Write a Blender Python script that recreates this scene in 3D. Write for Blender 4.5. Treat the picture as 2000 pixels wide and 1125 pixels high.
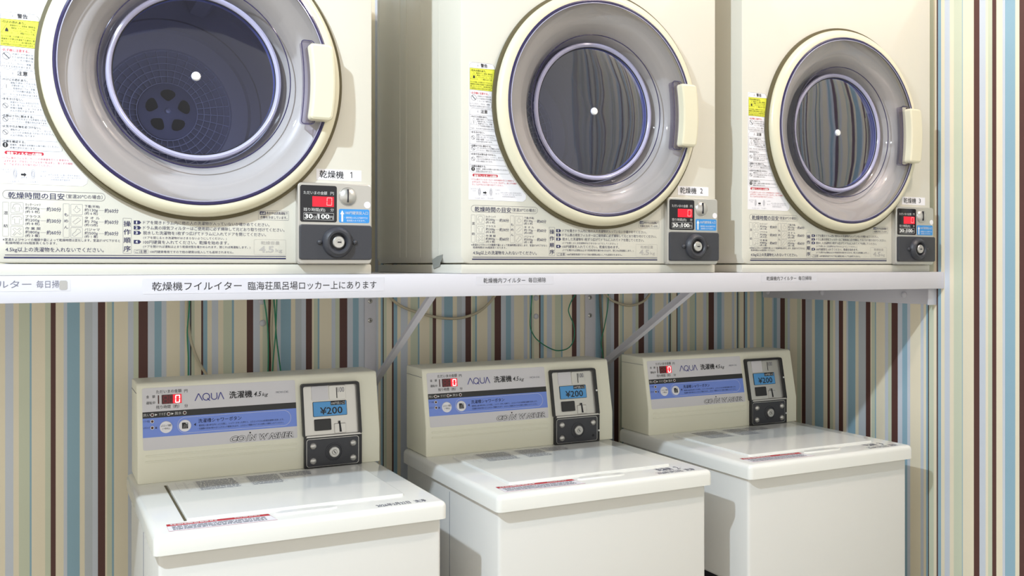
import bpy, bmesh, math, random
from mathutils import Vector
for _o in list(bpy.data.objects): bpy.data.objects.remove(_o)
SC = bpy.context.scene
COL = SC.collection
random.seed(4)
H = 1.25                      # eye height above the floor; z values below are relative to the eye

# ------------------------------------------------------------------ camera
cd = bpy.data.cameras.new('camera'); cam = bpy.data.objects.new('camera', cd); COL.objects.link(cam)
cam.location = (0, 0, H); cam.rotation_euler = (math.radians(90), 0, math.radians(-26.892))
cd.sensor_width = 36; cd.lens = 1822.6/2000*36; cd.shift_y = -0.0215; cd.clip_start = 0.02
SC.camera = cam
# ------------------------------------------------------------------ world and lamps
w = bpy.data.worlds.new('room_light'); SC.world = w; w.use_nodes = True
bg = w.node_tree.nodes['Background']; bg.inputs[0].default_value = (1.0, 0.97, 0.88, 1); bg.inputs[1].default_value = 1.06
def lamp(name, loc, watts, col, rad):
    ld = bpy.data.lights.new(name, 'POINT'); ld.energy = watts; ld.color = col; ld.shadow_soft_size = rad
    o = bpy.data.objects.new(name, ld); COL.objects.link(o); o.location = loc; return o
lamp('ceiling_lamp', (-0.60, 0.74, 1.14+H), 136.0, (0.75, 0.88, 1.0), 0.028)
lamp('ceiling_lamp', (1.70, 0.88, 1.52+H), 44.0, (1.0, 0.86, 0.78), 0.04)
vs = SC.view_settings; vs.view_transform = 'Standard'; vs.look = 'None'; vs.gamma = 1.0; vs.exposure = 0.0; vs.use_curve_mapping = False

# ------------------------------------------------------------------ materials
MATS = {}
def lin(c): return tuple(((v/255)/12.92 if v/255 <= .04045 else ((v/255+.055)/1.055)**2.4) for v in c)
def mat(name, rgb, rough=.45, metal=0.0, bump=None, spec=.5, emit=None, coat=0, vary=0):
    m = bpy.data.materials.new(name); m.use_nodes = True; nt = m.node_tree; b = nt.nodes['Principled BSDF']
    c = lin(rgb); b.inputs['Base Color'].default_value = (*c, 1); b.inputs['Roughness'].default_value = rough
    b.inputs['Metallic'].default_value = metal; b.inputs['Specular IOR Level'].default_value = spec
    if coat: b.inputs['Coat Weight'].default_value = coat; b.inputs['Coat Roughness'].default_value = .06
    if emit: b.inputs['Emission Color'].default_value = (*lin(emit[0]), 1); b.inputs['Emission Strength'].default_value = emit[1]
    if bump or vary:
        tc = nt.nodes.new('ShaderNodeTexCoord'); nz = nt.nodes.new('ShaderNodeTexNoise')
        nz.inputs['Scale'].default_value = bump[0] if bump else 6; nz.inputs['Detail'].default_value = 3
        nt.links.new(tc.outputs['Object'], nz.inputs['Vector'])
        if bump:
            bp = nt.nodes.new('ShaderNodeBump'); bp.inputs['Strength'].default_value = bump[1]; bp.inputs['Distance'].default_value = .0006
            nt.links.new(nz.outputs['Fac'], bp.inputs['Height']); nt.links.new(bp.outputs['Normal'], b.inputs['Normal'])
        if vary:
            mx = nt.nodes.new('ShaderNodeMix'); mx.data_type = 'RGBA'; n2 = nt.nodes.new('ShaderNodeTexNoise'); n2.inputs['Scale'].default_value = 5; n2.inputs['Detail'].default_value = 5
            nt.links.new(tc.outputs['Object'], n2.inputs['Vector'])
            mx.inputs[6].default_value = (*[v*(1-vary) for v in c], 1); mx.inputs[7].default_value = (*[min(1, v*(1+vary*.6)) for v in c], 1)
            nt.links.new(n2.outputs['Fac'], mx.inputs[0]); nt.links.new(mx.outputs[2], b.inputs['Base Color'])
    MATS[name] = m; return m
def clear(name, tint, gloss=.12, rough=.03, k=.55, kind='Fresnel'):
    m = bpy.data.materials.new(name); m.use_nodes = True; nt = m.node_tree; nt.nodes.clear()
    out = nt.nodes.new('ShaderNodeOutputMaterial'); tr = nt.nodes.new('ShaderNodeBsdfTransparent'); gl = nt.nodes.new('ShaderNodeBsdfGlossy')
    tr.inputs[0].default_value = (*tint, 1); gl.inputs['Roughness'].default_value = rough
    fr = nt.nodes.new('ShaderNodeLayerWeight'); fr.inputs['Blend'].default_value = .25 if kind == 'Fresnel' else .5
    mm = nt.nodes.new('ShaderNodeMath'); mm.operation = 'MULTIPLY_ADD'; mm.inputs[1].default_value = k; mm.inputs[2].default_value = gloss*.3; mm.use_clamp = True
    nt.links.new(fr.outputs[kind], mm.inputs[0])
    mx = nt.nodes.new('ShaderNodeMixShader'); nt.links.new(mm.outputs[0], mx.inputs[0]); nt.links.new(tr.outputs[0], mx.inputs[1]); nt.links.new(gl.outputs[0], mx.inputs[2])
    nt.links.new(mx.outputs[0], out.inputs[0]); MATS[name] = m; return m
WP = [('sand', (244, 234, 210)), ('pale_blue', (212, 219, 231)), ('sage', (213, 219, 197)), ('blue', (152, 187, 206)), ('grey', (198, 205, 212)), ('brown', (92, 57, 52)), ('dark_brown', (62, 46, 46))]
for k, c in WP: mat('wallpaper_'+k, c, .55, bump=(900, .35), vary=.05)
mat('cream', (225, 219, 194), .28, coat=.25, vary=.02)
mat('enamel', (217, 214, 203), .30, coat=.3, vary=.02)
mat('panel_cream', (239, 237, 219), .35, vary=.02)
mat('white_plastic', (240, 240, 236), .14, spec=.5)
mat('cabinet_white', (229, 228, 225), .35, vary=.02)
mat('shelf_white', (214, 213, 222), .5, vary=.02)
mat('gap_olive', (92, 84, 58), .6)
mat('dish', (228, 226, 221), .35)
mat('navy_edge', (44, 38, 82), .12, coat=.5)
mat('violet_edge', (120, 112, 152), .12, coat=.5)
mat('lavender', (176, 174, 204), .15, coat=.4)
mat('steel', (206, 204, 201), .32, metal=.78, bump=(300, .1))
mat('steel_dark', (120, 118, 120), .3, metal=.9)
mat('drum', (206, 202, 204), .48, metal=.45)
mat('drum_back', (150, 150, 168), .45, metal=.2)
mat('grid', (214, 214, 224), .35, metal=.3)
mat('hole', (24, 24, 34), .6)
mat('black', (34, 34, 38), .32)
mat('gunmetal', (58, 59, 66), .38, bump=(700, .5))
mat('ink_navy', (40, 42, 84), .5); mat('ink_grey', (120, 122, 136), .5); mat('ink_faint', (176, 173, 170), .5); mat('ink_black', (28, 28, 34), .5)
mat('ink_red', (196, 40, 52), .5); mat('ink_white', (240, 240, 240), .5); mat('ink_blue', (52, 54, 150), .5); mat('band_blue', (122, 150, 234), .4)
mat('sticker_grey', (219, 217, 222), .4); mat('sticker_white', (240, 239, 246), .4); mat('sticker_yellow', (224, 226, 70), .5); mat('sticker_cyan', (56, 146, 220), .35)
mat('lcd_blue', (86, 160, 222), .4); mat('red_pill', (190, 40, 60), .4)
mat('led_dark', (70, 8, 16), .15); mat('led_red', (200, 20, 40), .15, emit=((235, 20, 45), .75)); mat('led_lit', (255, 120, 120), .3, emit=((255, 110, 110), 1.5)); mat('led_ghost', (128, 22, 36), .3); mat('led_white', (255, 220, 220), .3, emit=((255, 225, 225), 1.5))
mat('smoke_black', (30, 30, 36), .1)
mat('green_wire', (26, 134, 100), .4); mat('beige_hose', (196, 186, 162), .45); mat('grey_cable', (120, 110, 96), .5)
mat('tape', (150, 152, 146), .35); mat('floor', (176, 168, 154), .5, vary=.15, bump=(200, .2)); mat('ceiling', (150, 146, 138), .8)
clear('clear_plastic', (.76, .745, .77), .14); clear('window_tint', (.60, .66, .96), .10, .04, .60, 'Facing'); clear('violet_clear', (.60, .56, .68), .3)

# ------------------------------------------------------------------ measured tables (metres)
BACK_X = [-0.077, -0.067, -0.0506, -0.0397, -0.0182, -0.0144, 0.0131, 0.0243, 0.0345, 0.0508, 0.0582, 0.0844, 0.0948, 0.1111, 0.1227, 0.1383, 0.1424, 0.1529, 0.1571, 0.1876, 0.1997, 0.2107, 0.2314, 0.2463, 0.2621, 0.2731, 0.3037, 0.3149, 0.3214, 0.3273, 0.3302, 0.3377, 0.3532, 0.3577, 0.3676, 0.3781, 0.3933, 0.4055, 0.426, 0.431, 0.462, 0.4777, 0.4941, 0.5011, 0.515, 0.5221, 0.5371, 0.5462, 0.5721, 0.5832, 0.599, 0.6105, 0.6261, 0.6311, 0.6411, 0.6455, 0.6775, 0.6877, 0.6989, 0.7195, 0.7347, 0.7503, 0.7706, 0.7953, 0.8042, 0.8113, 0.8166, 0.8195, 0.8274, 0.8425, 0.8472, 0.8576, 0.8671, 0.8871, 0.8956, 0.9166, 0.921, 0.9501, 0.9595, 0.9696, 0.9859, 0.9935, 1.0191, 1.0318, 1.0465, 1.0574, 1.0745, 1.0783, 1.0871, 1.0924, 1.125, 1.1368, 1.1474, 1.1674, 1.183, 1.1992, 1.2091, 1.2404, 1.252, 1.2593, 1.2643, 1.2663, 1.2737, 1.2905, 1.2949, 1.3057, 1.3159, 1.3329, 1.3432, 1.3638, 1.3683, 1.4003, 1.4161, 1.4284, 1.4461, 1.4567, 1.4728, 1.4828, 1.5088, 1.5197, 1.5361, 1.5478, 1.5636, 1.5691, 1.5784, 1.5821, 1.6138, 1.6258, 1.6363, 1.6569, 1.6719, 1.6876, 1.697, 1.7298, 1.741, 1.7479, 1.753, 1.7571, 1.7622, 1.7795, 1.7833, 1.7943, 1.8048, 1.8205, 1.831, 1.8514, 1.8567, 1.884, 1.8965, 1.9054, 1.927, 1.9404, 1.9579, 1.9688, 2.0001, 2.01, 2.0193, 2.0227, 2.0268, 2.0335, 2.0495, 2.054, 2.0642, 2.0747, 2.091, 2.102]
BACK_C = [0, 1, 0, 2, 3, 0, 2, 5, 0, 1, 3, 0, 4, 1, 5, 0, 2, 3, 0, 1, 2, 5, 1, 3, 1, 0, 1, 0, 3, 6, 2, 0, 5, 3, 0, 1, 0, 2, 3, 0, 5, 1, 0, 2, 5, 0, 1, 3, 0, 4, 1, 5, 0, 2, 3, 0, 1, 2, 5, 1, 3, 1, 0, 1, 0, 3, 6, 2, 0, 5, 3, 0, 1, 0, 2, 3, 0, 2, 5, 0, 1, 3, 0, 4, 1, 5, 0, 2, 3, 0, 1, 2, 5, 1, 3, 1, 0, 1, 0, 3, 6, 2, 0, 5, 3, 0, 1, 0, 2, 3, 0, 5, 1, 0, 2, 0, 1, 3, 0, 4, 1, 5, 0, 2, 3, 0, 1, 2, 5, 1, 3, 1, 0, 1, 0, 3, 6, 2, 0, 5, 3, 0, 1, 0, 2, 3, 0, 1, 2, 5, 1, 3, 1, 0, 1, 0, 3, 6, 2, 0, 5, 3, 0, 1, 0, 2]
SIDE_Y = [2.3712, 2.3605, 2.3215, 2.3153, 2.3, 2.2842, 2.2637, 2.2515, 2.2414, 2.2095, 2.1931, 2.1892, 2.1736, 2.1465, 2.1344, 2.0997, 2.0832, 2.0734, 2.0607, 2.0525, 2.0382, 2.0217, 2.0087, 2.0025, 1.975, 1.9632, 1.9364, 1.9199, 1.9156, 1.9036, 1.8997, 1.8683, 1.8573, 1.8457, 1.8246, 1.8093, 1.7927, 1.7831, 1.7491, 1.7395, 1.7317, 1.7259, 1.7228, 1.708, 1.6989, 1.6947, 1.6852, 1.6743, 1.6588, 1.6466, 1.6224, 1.6202, 1.5884, 1.5724, 1.5552, 1.5481, 1.5369, 1.5257, 1.5091, 1.5022, 1.4752, 1.4645]
SIDE_C = [3, 0, 1, 3, 1, 5, 2, 1, 0, 2, 0, 5, 4, 0, 3, 0, 5, 2, 0, 1, 5, 0, 1, 3, 0, 4, 5, 0, 2, 3, 0, 1, 2, 5, 1, 3, 1, 0, 1, 0, 3, 6, 2, 0, 5, 3, 0, 1, 0, 2, 3, 0, 5, 1, 0, 2, 5, 0, 1, 3, 0, 1]
G1 = [(0.3253, -0.0621), (0.3217, -0.1113), (0.3182, -0.1604), (0.3206, -0.2219), (0.3206, -0.2772), (0.3229, -0.345)]
H1 = [(0.3182, -0.0621), (0.3206, -0.1236), (0.3276, -0.1791), (0.3441, -0.2292), (0.3667, -0.2699), (0.3823, -0.3118)]
G2 = [(0.4966, -0.0643), (0.5041, -0.109), (0.5092, -0.1538), (0.5105, -0.2177), (0.5092, -0.2814)]
G3 = [(0.5231, -0.0646), (0.5269, -0.1159), (0.5308, -0.1801), (0.5371, -0.2316), (0.5435, -0.2833)]
G4 = [(0.5308, -0.0647), (0.5282, -0.1544), (0.5219, -0.2309), (0.5181, -0.2819)]
H2 = [(0.5244, -0.0646), (0.5193, -0.1541), (0.5219, -0.2181), (0.5231, -0.2886)]
H3 = [(0.8158, -0.0656), (0.8443, -0.0958), (0.8847, -0.1171), (0.9584, -0.1381), (1.0234, -0.1439), (1.0805, -0.1312), (1.1198, -0.1049), (1.1468, -0.0724)]
G5 = [(1.259, -0.0622), (1.2541, -0.1176), (1.2508, -0.1687), (1.2624, -0.1983), (1.2824, -0.218), (1.3143, -0.2369), (1.3449, -0.2456), (1.3792, -0.238), (1.3965, -0.2103), (1.3948, -0.1728), (1.3792, -0.138), (1.3792, -0.1201), (1.393, -0.0935), (1.4139, -0.0683)]
G6 = [(1.5134, -0.0648), (1.5116, -0.1228), (1.499, -0.1834), (1.4882, -0.2256), (1.4936, -0.2593), (1.499, -0.2975)]
H4 = [(1.49, -0.0646), (1.4936, -0.1376), (1.499, -0.2138), (1.5008, -0.3052)]
H5 = [(1.49, -0.0646), (1.517, -0.0954), (1.5406, -0.108), (1.5901, -0.1197), (1.6367, -0.1097), (1.6612, -0.0898), (1.6764, -0.0666)]
CAPS = [(0.5008, -0.1432), (0.4983, -0.0892), (1.2798, -0.0923), (1.2798, -0.1455)]
D1LOW = [
  ('b', -0.0515, 0.0986, 0.1074, 0.1211, 0.0068, 0.0004, 'n', 0),
  ('t', '乾燥時間の目安', -0.0436, 0.0374, 0.1082, 0.0102, 'n', 0.012),
  ('t', '（室温20℃の場合）', 0.0396, 0.0944, 0.1108, 0.0066, 'n', 0),
  ('b', -0.0515, -0.0427, 0.0472, 0.102, 0.001, 0.0003, 'g', 0),
  ('t', '混', -0.0499, -0.0438, 0.0819, 0.0055, 'n', 0),
  ('t', '紡', -0.0499, -0.0438, 0.0614, 0.0055, 'n', 0),
  ('b', -0.04, -0.022, 0.0847, 0.102, 0.0015, 0.0003, 'g', 0),
  ('b', -0.04, -0.022, 0.0654, 0.0827, 0.0015, 0.0003, 'g', 0),
  ('b', -0.04, -0.022, 0.0463, 0.0636, 0.0015, 0.0003, 'g', 0),
  ('t', 'カッターシャツ', -0.0193, 0.0026, 0.0966, 0.0046, 'n', 0),
  ('t', '約200g', -0.0193, 0.0011, 0.0905, 0.0053, 'n', 0),
  ('t', '(約 5 枚)', -0.0193, 0.0011, 0.0851, 0.0046, 'n', 0),
  ('t', '約30分', 0.0114, 0.0325, 0.0887, 0.0069, 'n', 0.008),
  ('l', 0.0022, 0.0109, 0.0926, 0.0003, 'g'),
  ('t', 'ブラウス', -0.0193, 0.0026, 0.0774, 0.0046, 'n', 0),
  ('t', '約200g', -0.0193, 0.0011, 0.0713, 0.0053, 'n', 0),
  ('t', '(約 8 枚)', -0.0193, 0.0011, 0.0659, 0.0046, 'n', 0),
  ('t', '約30分', 0.0114, 0.0325, 0.0698, 0.0069, 'n', 0.008),
  ('l', 0.0022, 0.0109, 0.0733, 0.0003, 'g'),
  ('t', '作 業 服', -0.0193, 0.0026, 0.0582, 0.0046, 'n', 0),
  ('t', '約800g', -0.0193, 0.0011, 0.0521, 0.0053, 'n', 0),
  ('t', '(約 3 着)', -0.0193, 0.0011, 0.0467, 0.0046, 'n', 0),
  ('t', '約60分', 0.0114, 0.0325, 0.0508, 0.007, 'n', 0.008),
  ('l', 0.0022, 0.0109, 0.0541, 0.0003, 'g'),
  ('b', 0.0355, 0.0446, 0.0468, 0.102, 0.001, 0.0003, 'g', 0),
  ('t', 'も', 0.0368, 0.0431, 0.0811, 0.0057, 'n', 0),
  ('t', 'め', 0.0368, 0.0431, 0.071, 0.0056, 'n', 0),
  ('t', 'ん', 0.0368, 0.0431, 0.0607, 0.0056, 'n', 0),
  ('b', 0.0467, 0.0645, 0.0841, 0.1015, 0.0015, 0.0003, 'g', 0),
  ('b', 0.0467, 0.0645, 0.065, 0.0823, 0.0015, 0.0003, 'g', 0),
  ('b', 0.0467, 0.0645, 0.046, 0.0633, 0.0015, 0.0003, 'g', 0),
  ('t', '下着(半袖)', 0.0674, 0.0902, 0.0961, 0.0047, 'n', 0),
  ('t', '約130g', 0.0674, 0.0873, 0.0899, 0.0054, 'n', 0),
  ('t', '(約 6 枚)', 0.0674, 0.0873, 0.0845, 0.0047, 'n', 0),
  ('t', '約60分', 0.0976, 0.119, 0.0885, 0.0071, 'n', 0.008),
  ('l', 0.0887, 0.0969, 0.0922, 0.0003, 'g'),
  ('t', 'タ オ ル', 0.0674, 0.0902, 0.077, 0.0047, 'n', 0),
  ('t', '約 70g', 0.0674, 0.0873, 0.0708, 0.0054, 'n', 0),
  ('t', '(約15枚)', 0.0674, 0.0873, 0.0655, 0.0046, 'n', 0),
  ('t', '約60分', 0.0976, 0.119, 0.0697, 0.0071, 'n', 0.008),
  ('l', 0.0887, 0.0969, 0.073, 0.0003, 'g'),
  ('t', 'パジャマ', 0.0674, 0.0902, 0.0579, 0.0047, 'n', 0),
  ('t', '約500g', 0.0674, 0.0873, 0.0517, 0.0054, 'n', 0),
  ('t', '(約 1 着)', 0.0674, 0.0873, 0.0464, 0.0047, 'n', 0),
  ('t', '約60分', 0.0976, 0.119, 0.0508, 0.0071, 'n', 0.008),
  ('l', 0.0887, 0.0969, 0.0538, 0.0003, 'g'),
  ('t', '※室温およびセンイの種類や量によって乾燥時間は変化します。室温が10℃下がると', -0.0511, 0.1214, 0.04, 0.0046, 'n', 0),
  ('t', '乾燥時間は10%程度長くなります。', -0.0472, 0.0266, 0.0348, 0.0043, 'n', 0),
  ('t', '4.5kg以上の洗濯物を入れないでください。', -0.0472, 0.0963, 0.0228, 0.0075, 'n', 0.006),
  ('l', -0.048, 0.3986, 0.0176, 0.0011, 'n'),
  ('l', -0.0495, 0.3986, 0.0134, 0.0026, 'n'),
  ('b', 0.1257, 0.1393, 0.0211, 0.0805, 0.0012, 0.0004, 'g', 0),
  ('t', '操', 0.127, 0.1379, 0.0663, 0.0095, 'n', 0.015),
  ('t', '作', 0.127, 0.1379, 0.0526, 0.0095, 'n', 0.015),
  ('t', '順', 0.127, 0.1379, 0.0387, 0.0095, 'n', 0.015),
  ('t', '序', 0.127, 0.1379, 0.0244, 0.0095, 'n', 0.015),
  ('p', '1', 0.1427, 0.1544, 0.0704, 0.0767),
  ('p', '2', 0.1427, 0.1544, 0.0615, 0.0677),
  ('p', '3', 0.1427, 0.1544, 0.0528, 0.0591),
  ('p', '4', 0.1427, 0.1544, 0.0376, 0.0439),
  ('t', 'ドアを開きドラム内に他の人の洗濯物が入っていないか確かめてください。', 0.1575, 0.3693, 0.0707, 0.0062, 'n', 0),
  ('t', 'ドラム奥の排気フィルターはご使用前に必ず掃除して元どおり取り付けてください。', 0.1575, 0.396, 0.0617, 0.0063, 'n', 0),
  ('t', '脱水した洗濯物を1枚ずつ広げてドラムに入れてドアを閉じてください。', 0.1575, 0.3629, 0.053, 0.0063, 'n', 0),
  ('t', '(ドアを閉じるとき洗濯物がはさまらないようにしてください。)', 0.1575, 0.2946, 0.0458, 0.0045, 'n', 0),
  ('t', '100円硬貨を入れてください。乾燥を始めます。', 0.1575, 0.2983, 0.0374, 0.0063, 'n', 0),
  ('t', '(ドアを開ければ運転は止まり乾燥状態を確かめられます。閉じれば再運転します。)', 0.1575, 0.3354, 0.0308, 0.0045, 'n', 0),
  ('b', 0.1431, 0.1655, 0.0212, 0.0281, 0.001, 0.0003, 'g', 0),
  ('t', 'ご注意', 0.1451, 0.1634, 0.0218, 0.0054, 'n', 0),
  ('t', '100円硬貨専用ですので他の硬貨は投入しても返却されません。', 0.1686, 0.3064, 0.0219, 0.0045, 'n', 0),
  ('b', 0.3496, 0.4037, 0.0823, 0.0994, 0.0015, 0.0004, 'g', 0),
  ('t', '表示中は送風運転で', 0.3636, 0.4018, 0.0922, 0.0054, 'n', 0.006),
  ('t', '衣類を冷ましています。', 0.353, 0.401, 0.0845, 0.0053, 'n', 0.006),
  ('q', 'cd', 0.3519, 0.3625, 0.0917, 0.0976),
  ('b', 0.3417, 0.3987, 0.02, 0.0475, 0.002, 0.0003, 'f', 0),
  ('t', '乾燥容量', 0.3542, 0.3872, 0.0382, 0.0063, 'f', 0.01),
  ('t', '4.5', 0.3508, 0.3769, 0.0238, 0.0119, 'f', 0.03),
  ('t', 'kg', 0.38, 0.3922, 0.023, 0.0082, 'f', 0.01),
]
CAUT = [(-0.0561, 0.4045), (-0.0547, 0.4052), (-0.0044, 0.4054), (0.0003, 0.3965), (-0.0035, 0.3683), (-0.0062, 0.3416), (-0.0067, 0.319), (-0.0044, 0.2993), (0.0, 0.273), (0.0059, 0.2495), (0.0148, 0.2247), (0.0267, 0.2), (0.0366, 0.1831), (0.0553, 0.1623), (0.0717, 0.1441), (0.0711, 0.136), (0.0644, 0.1312), (-0.0567, 0.1318)]
YEL = [(-0.0547, 0.3936), (0.0006, 0.395), (-0.0026, 0.3737), (-0.0056, 0.3501), (-0.0547, 0.3507)]
OUT1 = [(-0.0547, 0.3936), (-0.0547, 0.4004), (-0.0495, 0.4054), (-0.0059, 0.4052), (0.0006, 0.4), (0.0006, 0.395), (-0.0026, 0.3737), (-0.0056, 0.3501), (-0.0065, 0.319), (-0.0097, 0.3148), (-0.0509, 0.3153), (-0.0547, 0.3187)]
OUT2 = [(-0.0547, 0.3087), (-0.0504, 0.3135), (-0.0088, 0.3135), (-0.0053, 0.3098), (-0.0026, 0.2888), (0.0021, 0.2652), (0.0104, 0.2391), (0.0208, 0.2184), (0.0345, 0.191), (0.0336, 0.1869), (0.0288, 0.1857), (-0.0495, 0.1858), (-0.0547, 0.1895)]
PILL = [-0.0486, 0.1838, 0.0074, 0.1788]
CPRINT = [
  ('l', -0.0547, 0.0006, 0.3936, 0.0003, 'k'),
  ('l', -0.0547, -0.0056, 0.3507, 0.0003, 'k'),
  ('l', -0.0547, -0.0044, 0.3009, 0.0003, 'k'),
  ('l', -0.0547, 0.0006, 0.2702, 0.0003, 'k'),
  ('l', -0.0547, 0.0074, 0.2432, 0.0003, 'k'),
  ('l', -0.0547, 0.0133, 0.227, 0.0003, 'k'),
  ('l', -0.0547, 0.0267, 0.2019, 0.0003, 'k'),
  ('t', '警告', -0.0307, -0.0161, 0.3965, 0.0073, 'k', 0.02),
  ('t', '•引火の恐れあり。', -0.0524, -0.0191, 0.387, 0.0042, 'k', 0.015),
  ('t', '動植物オイル、食用油、動物系油、', -0.0408, -0.0044, 0.3826, 0.0032, 'k', 0),
  ('t', '機械油、ドライクリーニング油、', -0.0391, -0.005, 0.3786, 0.0031, 'k', 0),
  ('t', 'ベンジンやシンナー、ガソリ', -0.0365, -0.0053, 0.3746, 0.0032, 'k', 0),
  ('t', 'ン、樹脂(セルロース系)', -0.0307, -0.0056, 0.3709, 0.0032, 'k', 0),
  ('t', 'などの付着した衣類やポリプロピレン', -0.0532, -0.0056, 0.3647, 0.0031, 'k', 0),
  ('t', '繊維製の衣類は洗濯後でも絶対に乾', -0.0532, -0.0056, 0.3605, 0.0031, 'k', 0),
  ('t', '燥しないでください。油の酸化熱によ', -0.0532, -0.0056, 0.3563, 0.0031, 'k', 0),
  ('t', 'る自然発火や引火の恐れがあります。', -0.0532, -0.0073, 0.3521, 0.0031, 'k', 0),
  ('t', '•お子様に注意する。', -0.0524, -0.0138, 0.3422, 0.0045, 'r', 0.015),
  ('t', '子供だけで使わせ', -0.0382, -0.0079, 0.3368, 0.0034, 'k', 0),
  ('t', 'たり幼児の手の届', -0.0382, -0.0079, 0.3321, 0.0034, 'k', 0),
  ('t', 'くところで使わな', -0.0382, -0.0079, 0.3273, 0.0035, 'k', 0),
  ('t', 'いでください。やけど・感電・', -0.0538, -0.0091, 0.3214, 0.0034, 'k', 0),
  ('t', 'けがをする恐れがあります。', -0.0538, -0.0103, 0.3167, 0.0034, 'k', 0),
  ('t', '注意', -0.0307, -0.0161, 0.3048, 0.0073, 'k', 0.02),
  ('t', '•やけどの恐れあり。', -0.0524, -0.0161, 0.2953, 0.0042, 'k', 0.015),
  ('t', '運転が終わってからも', -0.0406, -0.0044, 0.2909, 0.0034, 'k', 0),
  ('t', '衣類を取り出してください。', -0.0388, -0.0038, 0.2865, 0.0035, 'k', 0),
  ('t', '乾燥中はドラム、衣類、', -0.0365, -0.0044, 0.2822, 0.0034, 'k', 0),
  ('t', 'ドアの内側が高温になっ', -0.0365, -0.0026, 0.2777, 0.0035, 'k', 0),
  ('t', 'ており、やけどをする恐れがあります。', -0.0532, -0.0009, 0.2722, 0.0034, 'k', 0),
  ('t', '•水をかけない。', -0.0524, -0.0226, 0.2644, 0.0042, 'k', 0.015),
  ('t', '直接やドラムに水をかけたり、', -0.0406, 0.0009, 0.2599, 0.0034, 'k', 0),
  ('t', '水洗いをしないでください。', -0.0406, 0.0003, 0.2554, 0.0034, 'k', 0),
  ('t', '感電や漏電・ショートによる', -0.0406, 0.0039, 0.2509, 0.0034, 'k', 0),
  ('t', '火災の恐れがあります。', -0.0406, -0.005, 0.2465, 0.0034, 'k', 0),
  ('t', '•衣類は十分に脱水する。', -0.0524, -0.0073, 0.2376, 0.0042, 'k', 0.015),
  ('t', 'しずくのたれるような衣類を入れな', -0.0411, 0.0104, 0.2335, 0.0035, 'k', 0),
  ('t', 'いでください。感電の恐れがあります。', -0.0411, 0.0127, 0.2291, 0.0034, 'k', 0),
  ('t', '•火気や引火物を近づけない。', -0.0524, 0.0027, 0.2208, 0.0042, 'k', 0.015),
  ('t', '運転中はベンジン、シンナー、ガソリ', -0.0406, 0.0169, 0.2162, 0.0034, 'k', 0),
  ('t', 'ンなどの引火物を近づけないでください。', -0.0406, 0.0217, 0.2118, 0.0034, 'k', 0),
  ('t', '火災の原因になります。', -0.0406, -0.0044, 0.2073, 0.0034, 'k', 0),
  ('t', '•衣類を確認する。', -0.0524, -0.0191, 0.1967, 0.0042, 'k', 0.015),
  ('t', '金属粉、金属片は衣類から取り除いてください。', -0.0411, 0.03, 0.192, 0.0034, 'k', 0),
  ('t', '感電の恐れがあります。', -0.0411, -0.0044, 0.1873, 0.0034, 'k', 0),
  ('t', '•ドラム奥のフィルターカバーの中央部を引くと本体から', -0.0524, 0.0438, 0.1708, 0.0036, 'r', 0),
  ('t', 'はずれます。爪を引いてフィルターをはずし、糸くずの掃除', -0.0495, 0.0493, 0.1656, 0.0037, 'r', 0),
  ('t', 'をして必ず元どおり取り付けてください。', -0.0495, 0.0193, 0.1607, 0.0036, 'r', 0),
  ('t', '〔メヅマリ〕', -0.0532, -0.0377, 0.1521, 0.0032, 'g', 0),
  ('t', 'ですき', -0.0486, -0.0417, 0.1484, 0.0026, 'g', 0),
  ('t', 'はずす', -0.0255, -0.0167, 0.1405, 0.0032, 'g', 0),
  ('t', 'ツメを引く', 0.0009, 0.0127, 0.1515, 0.0026, 'g', 0),
  ('t', '糸くず', 0.0021, 0.0104, 0.1441, 0.0026, 'g', 0),
  ('t', 'フィルターカバー', -0.044, -0.0214, 0.1336, 0.0031, 'g', 0),
  ('t', 'フィルター', -0.0155, -0.0009, 0.134, 0.0031, 'g', 0),
  ('t', '※フィルターに糸くずがたまると', 0.0139, 0.0602, 0.1466, 0.003, 'g', 0),
  ('t', 'フィルターカバーの〔メヅマリ〕', 0.0175, 0.0608, 0.1428, 0.0029, 'g', 0),
  ('t', 'の文字が浮き出ます。', 0.0175, 0.0468, 0.1388, 0.0029, 'g', 0),
  ('t', '排気フィルターの掃除', -0.0452, 0.0045, 0.1771, 0.0052, 'w', 0.03),
]
CICON = [('tri', -0.0371, 0.3995, 0.0035), ('tri', -0.0455, 0.3777, 0.008), ('no', -0.046, 0.3351, 0.0058), ('tri', -0.0371, 0.308, 0.0035), ('tri', -0.0458, 0.2871, 0.0074), ('no', -0.0475, 0.2555, 0.004), ('no', -0.0475, 0.234, 0.004), ('no', -0.0475, 0.2132, 0.004), ('ex', -0.0475, 0.193, 0.004), ('oval', -0.0336, 0.1479, 0.0048), ('oval', -0.0082, 0.148, 0.0048), ('arr', -0.0214, 0.1467, 0.004)]

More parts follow.
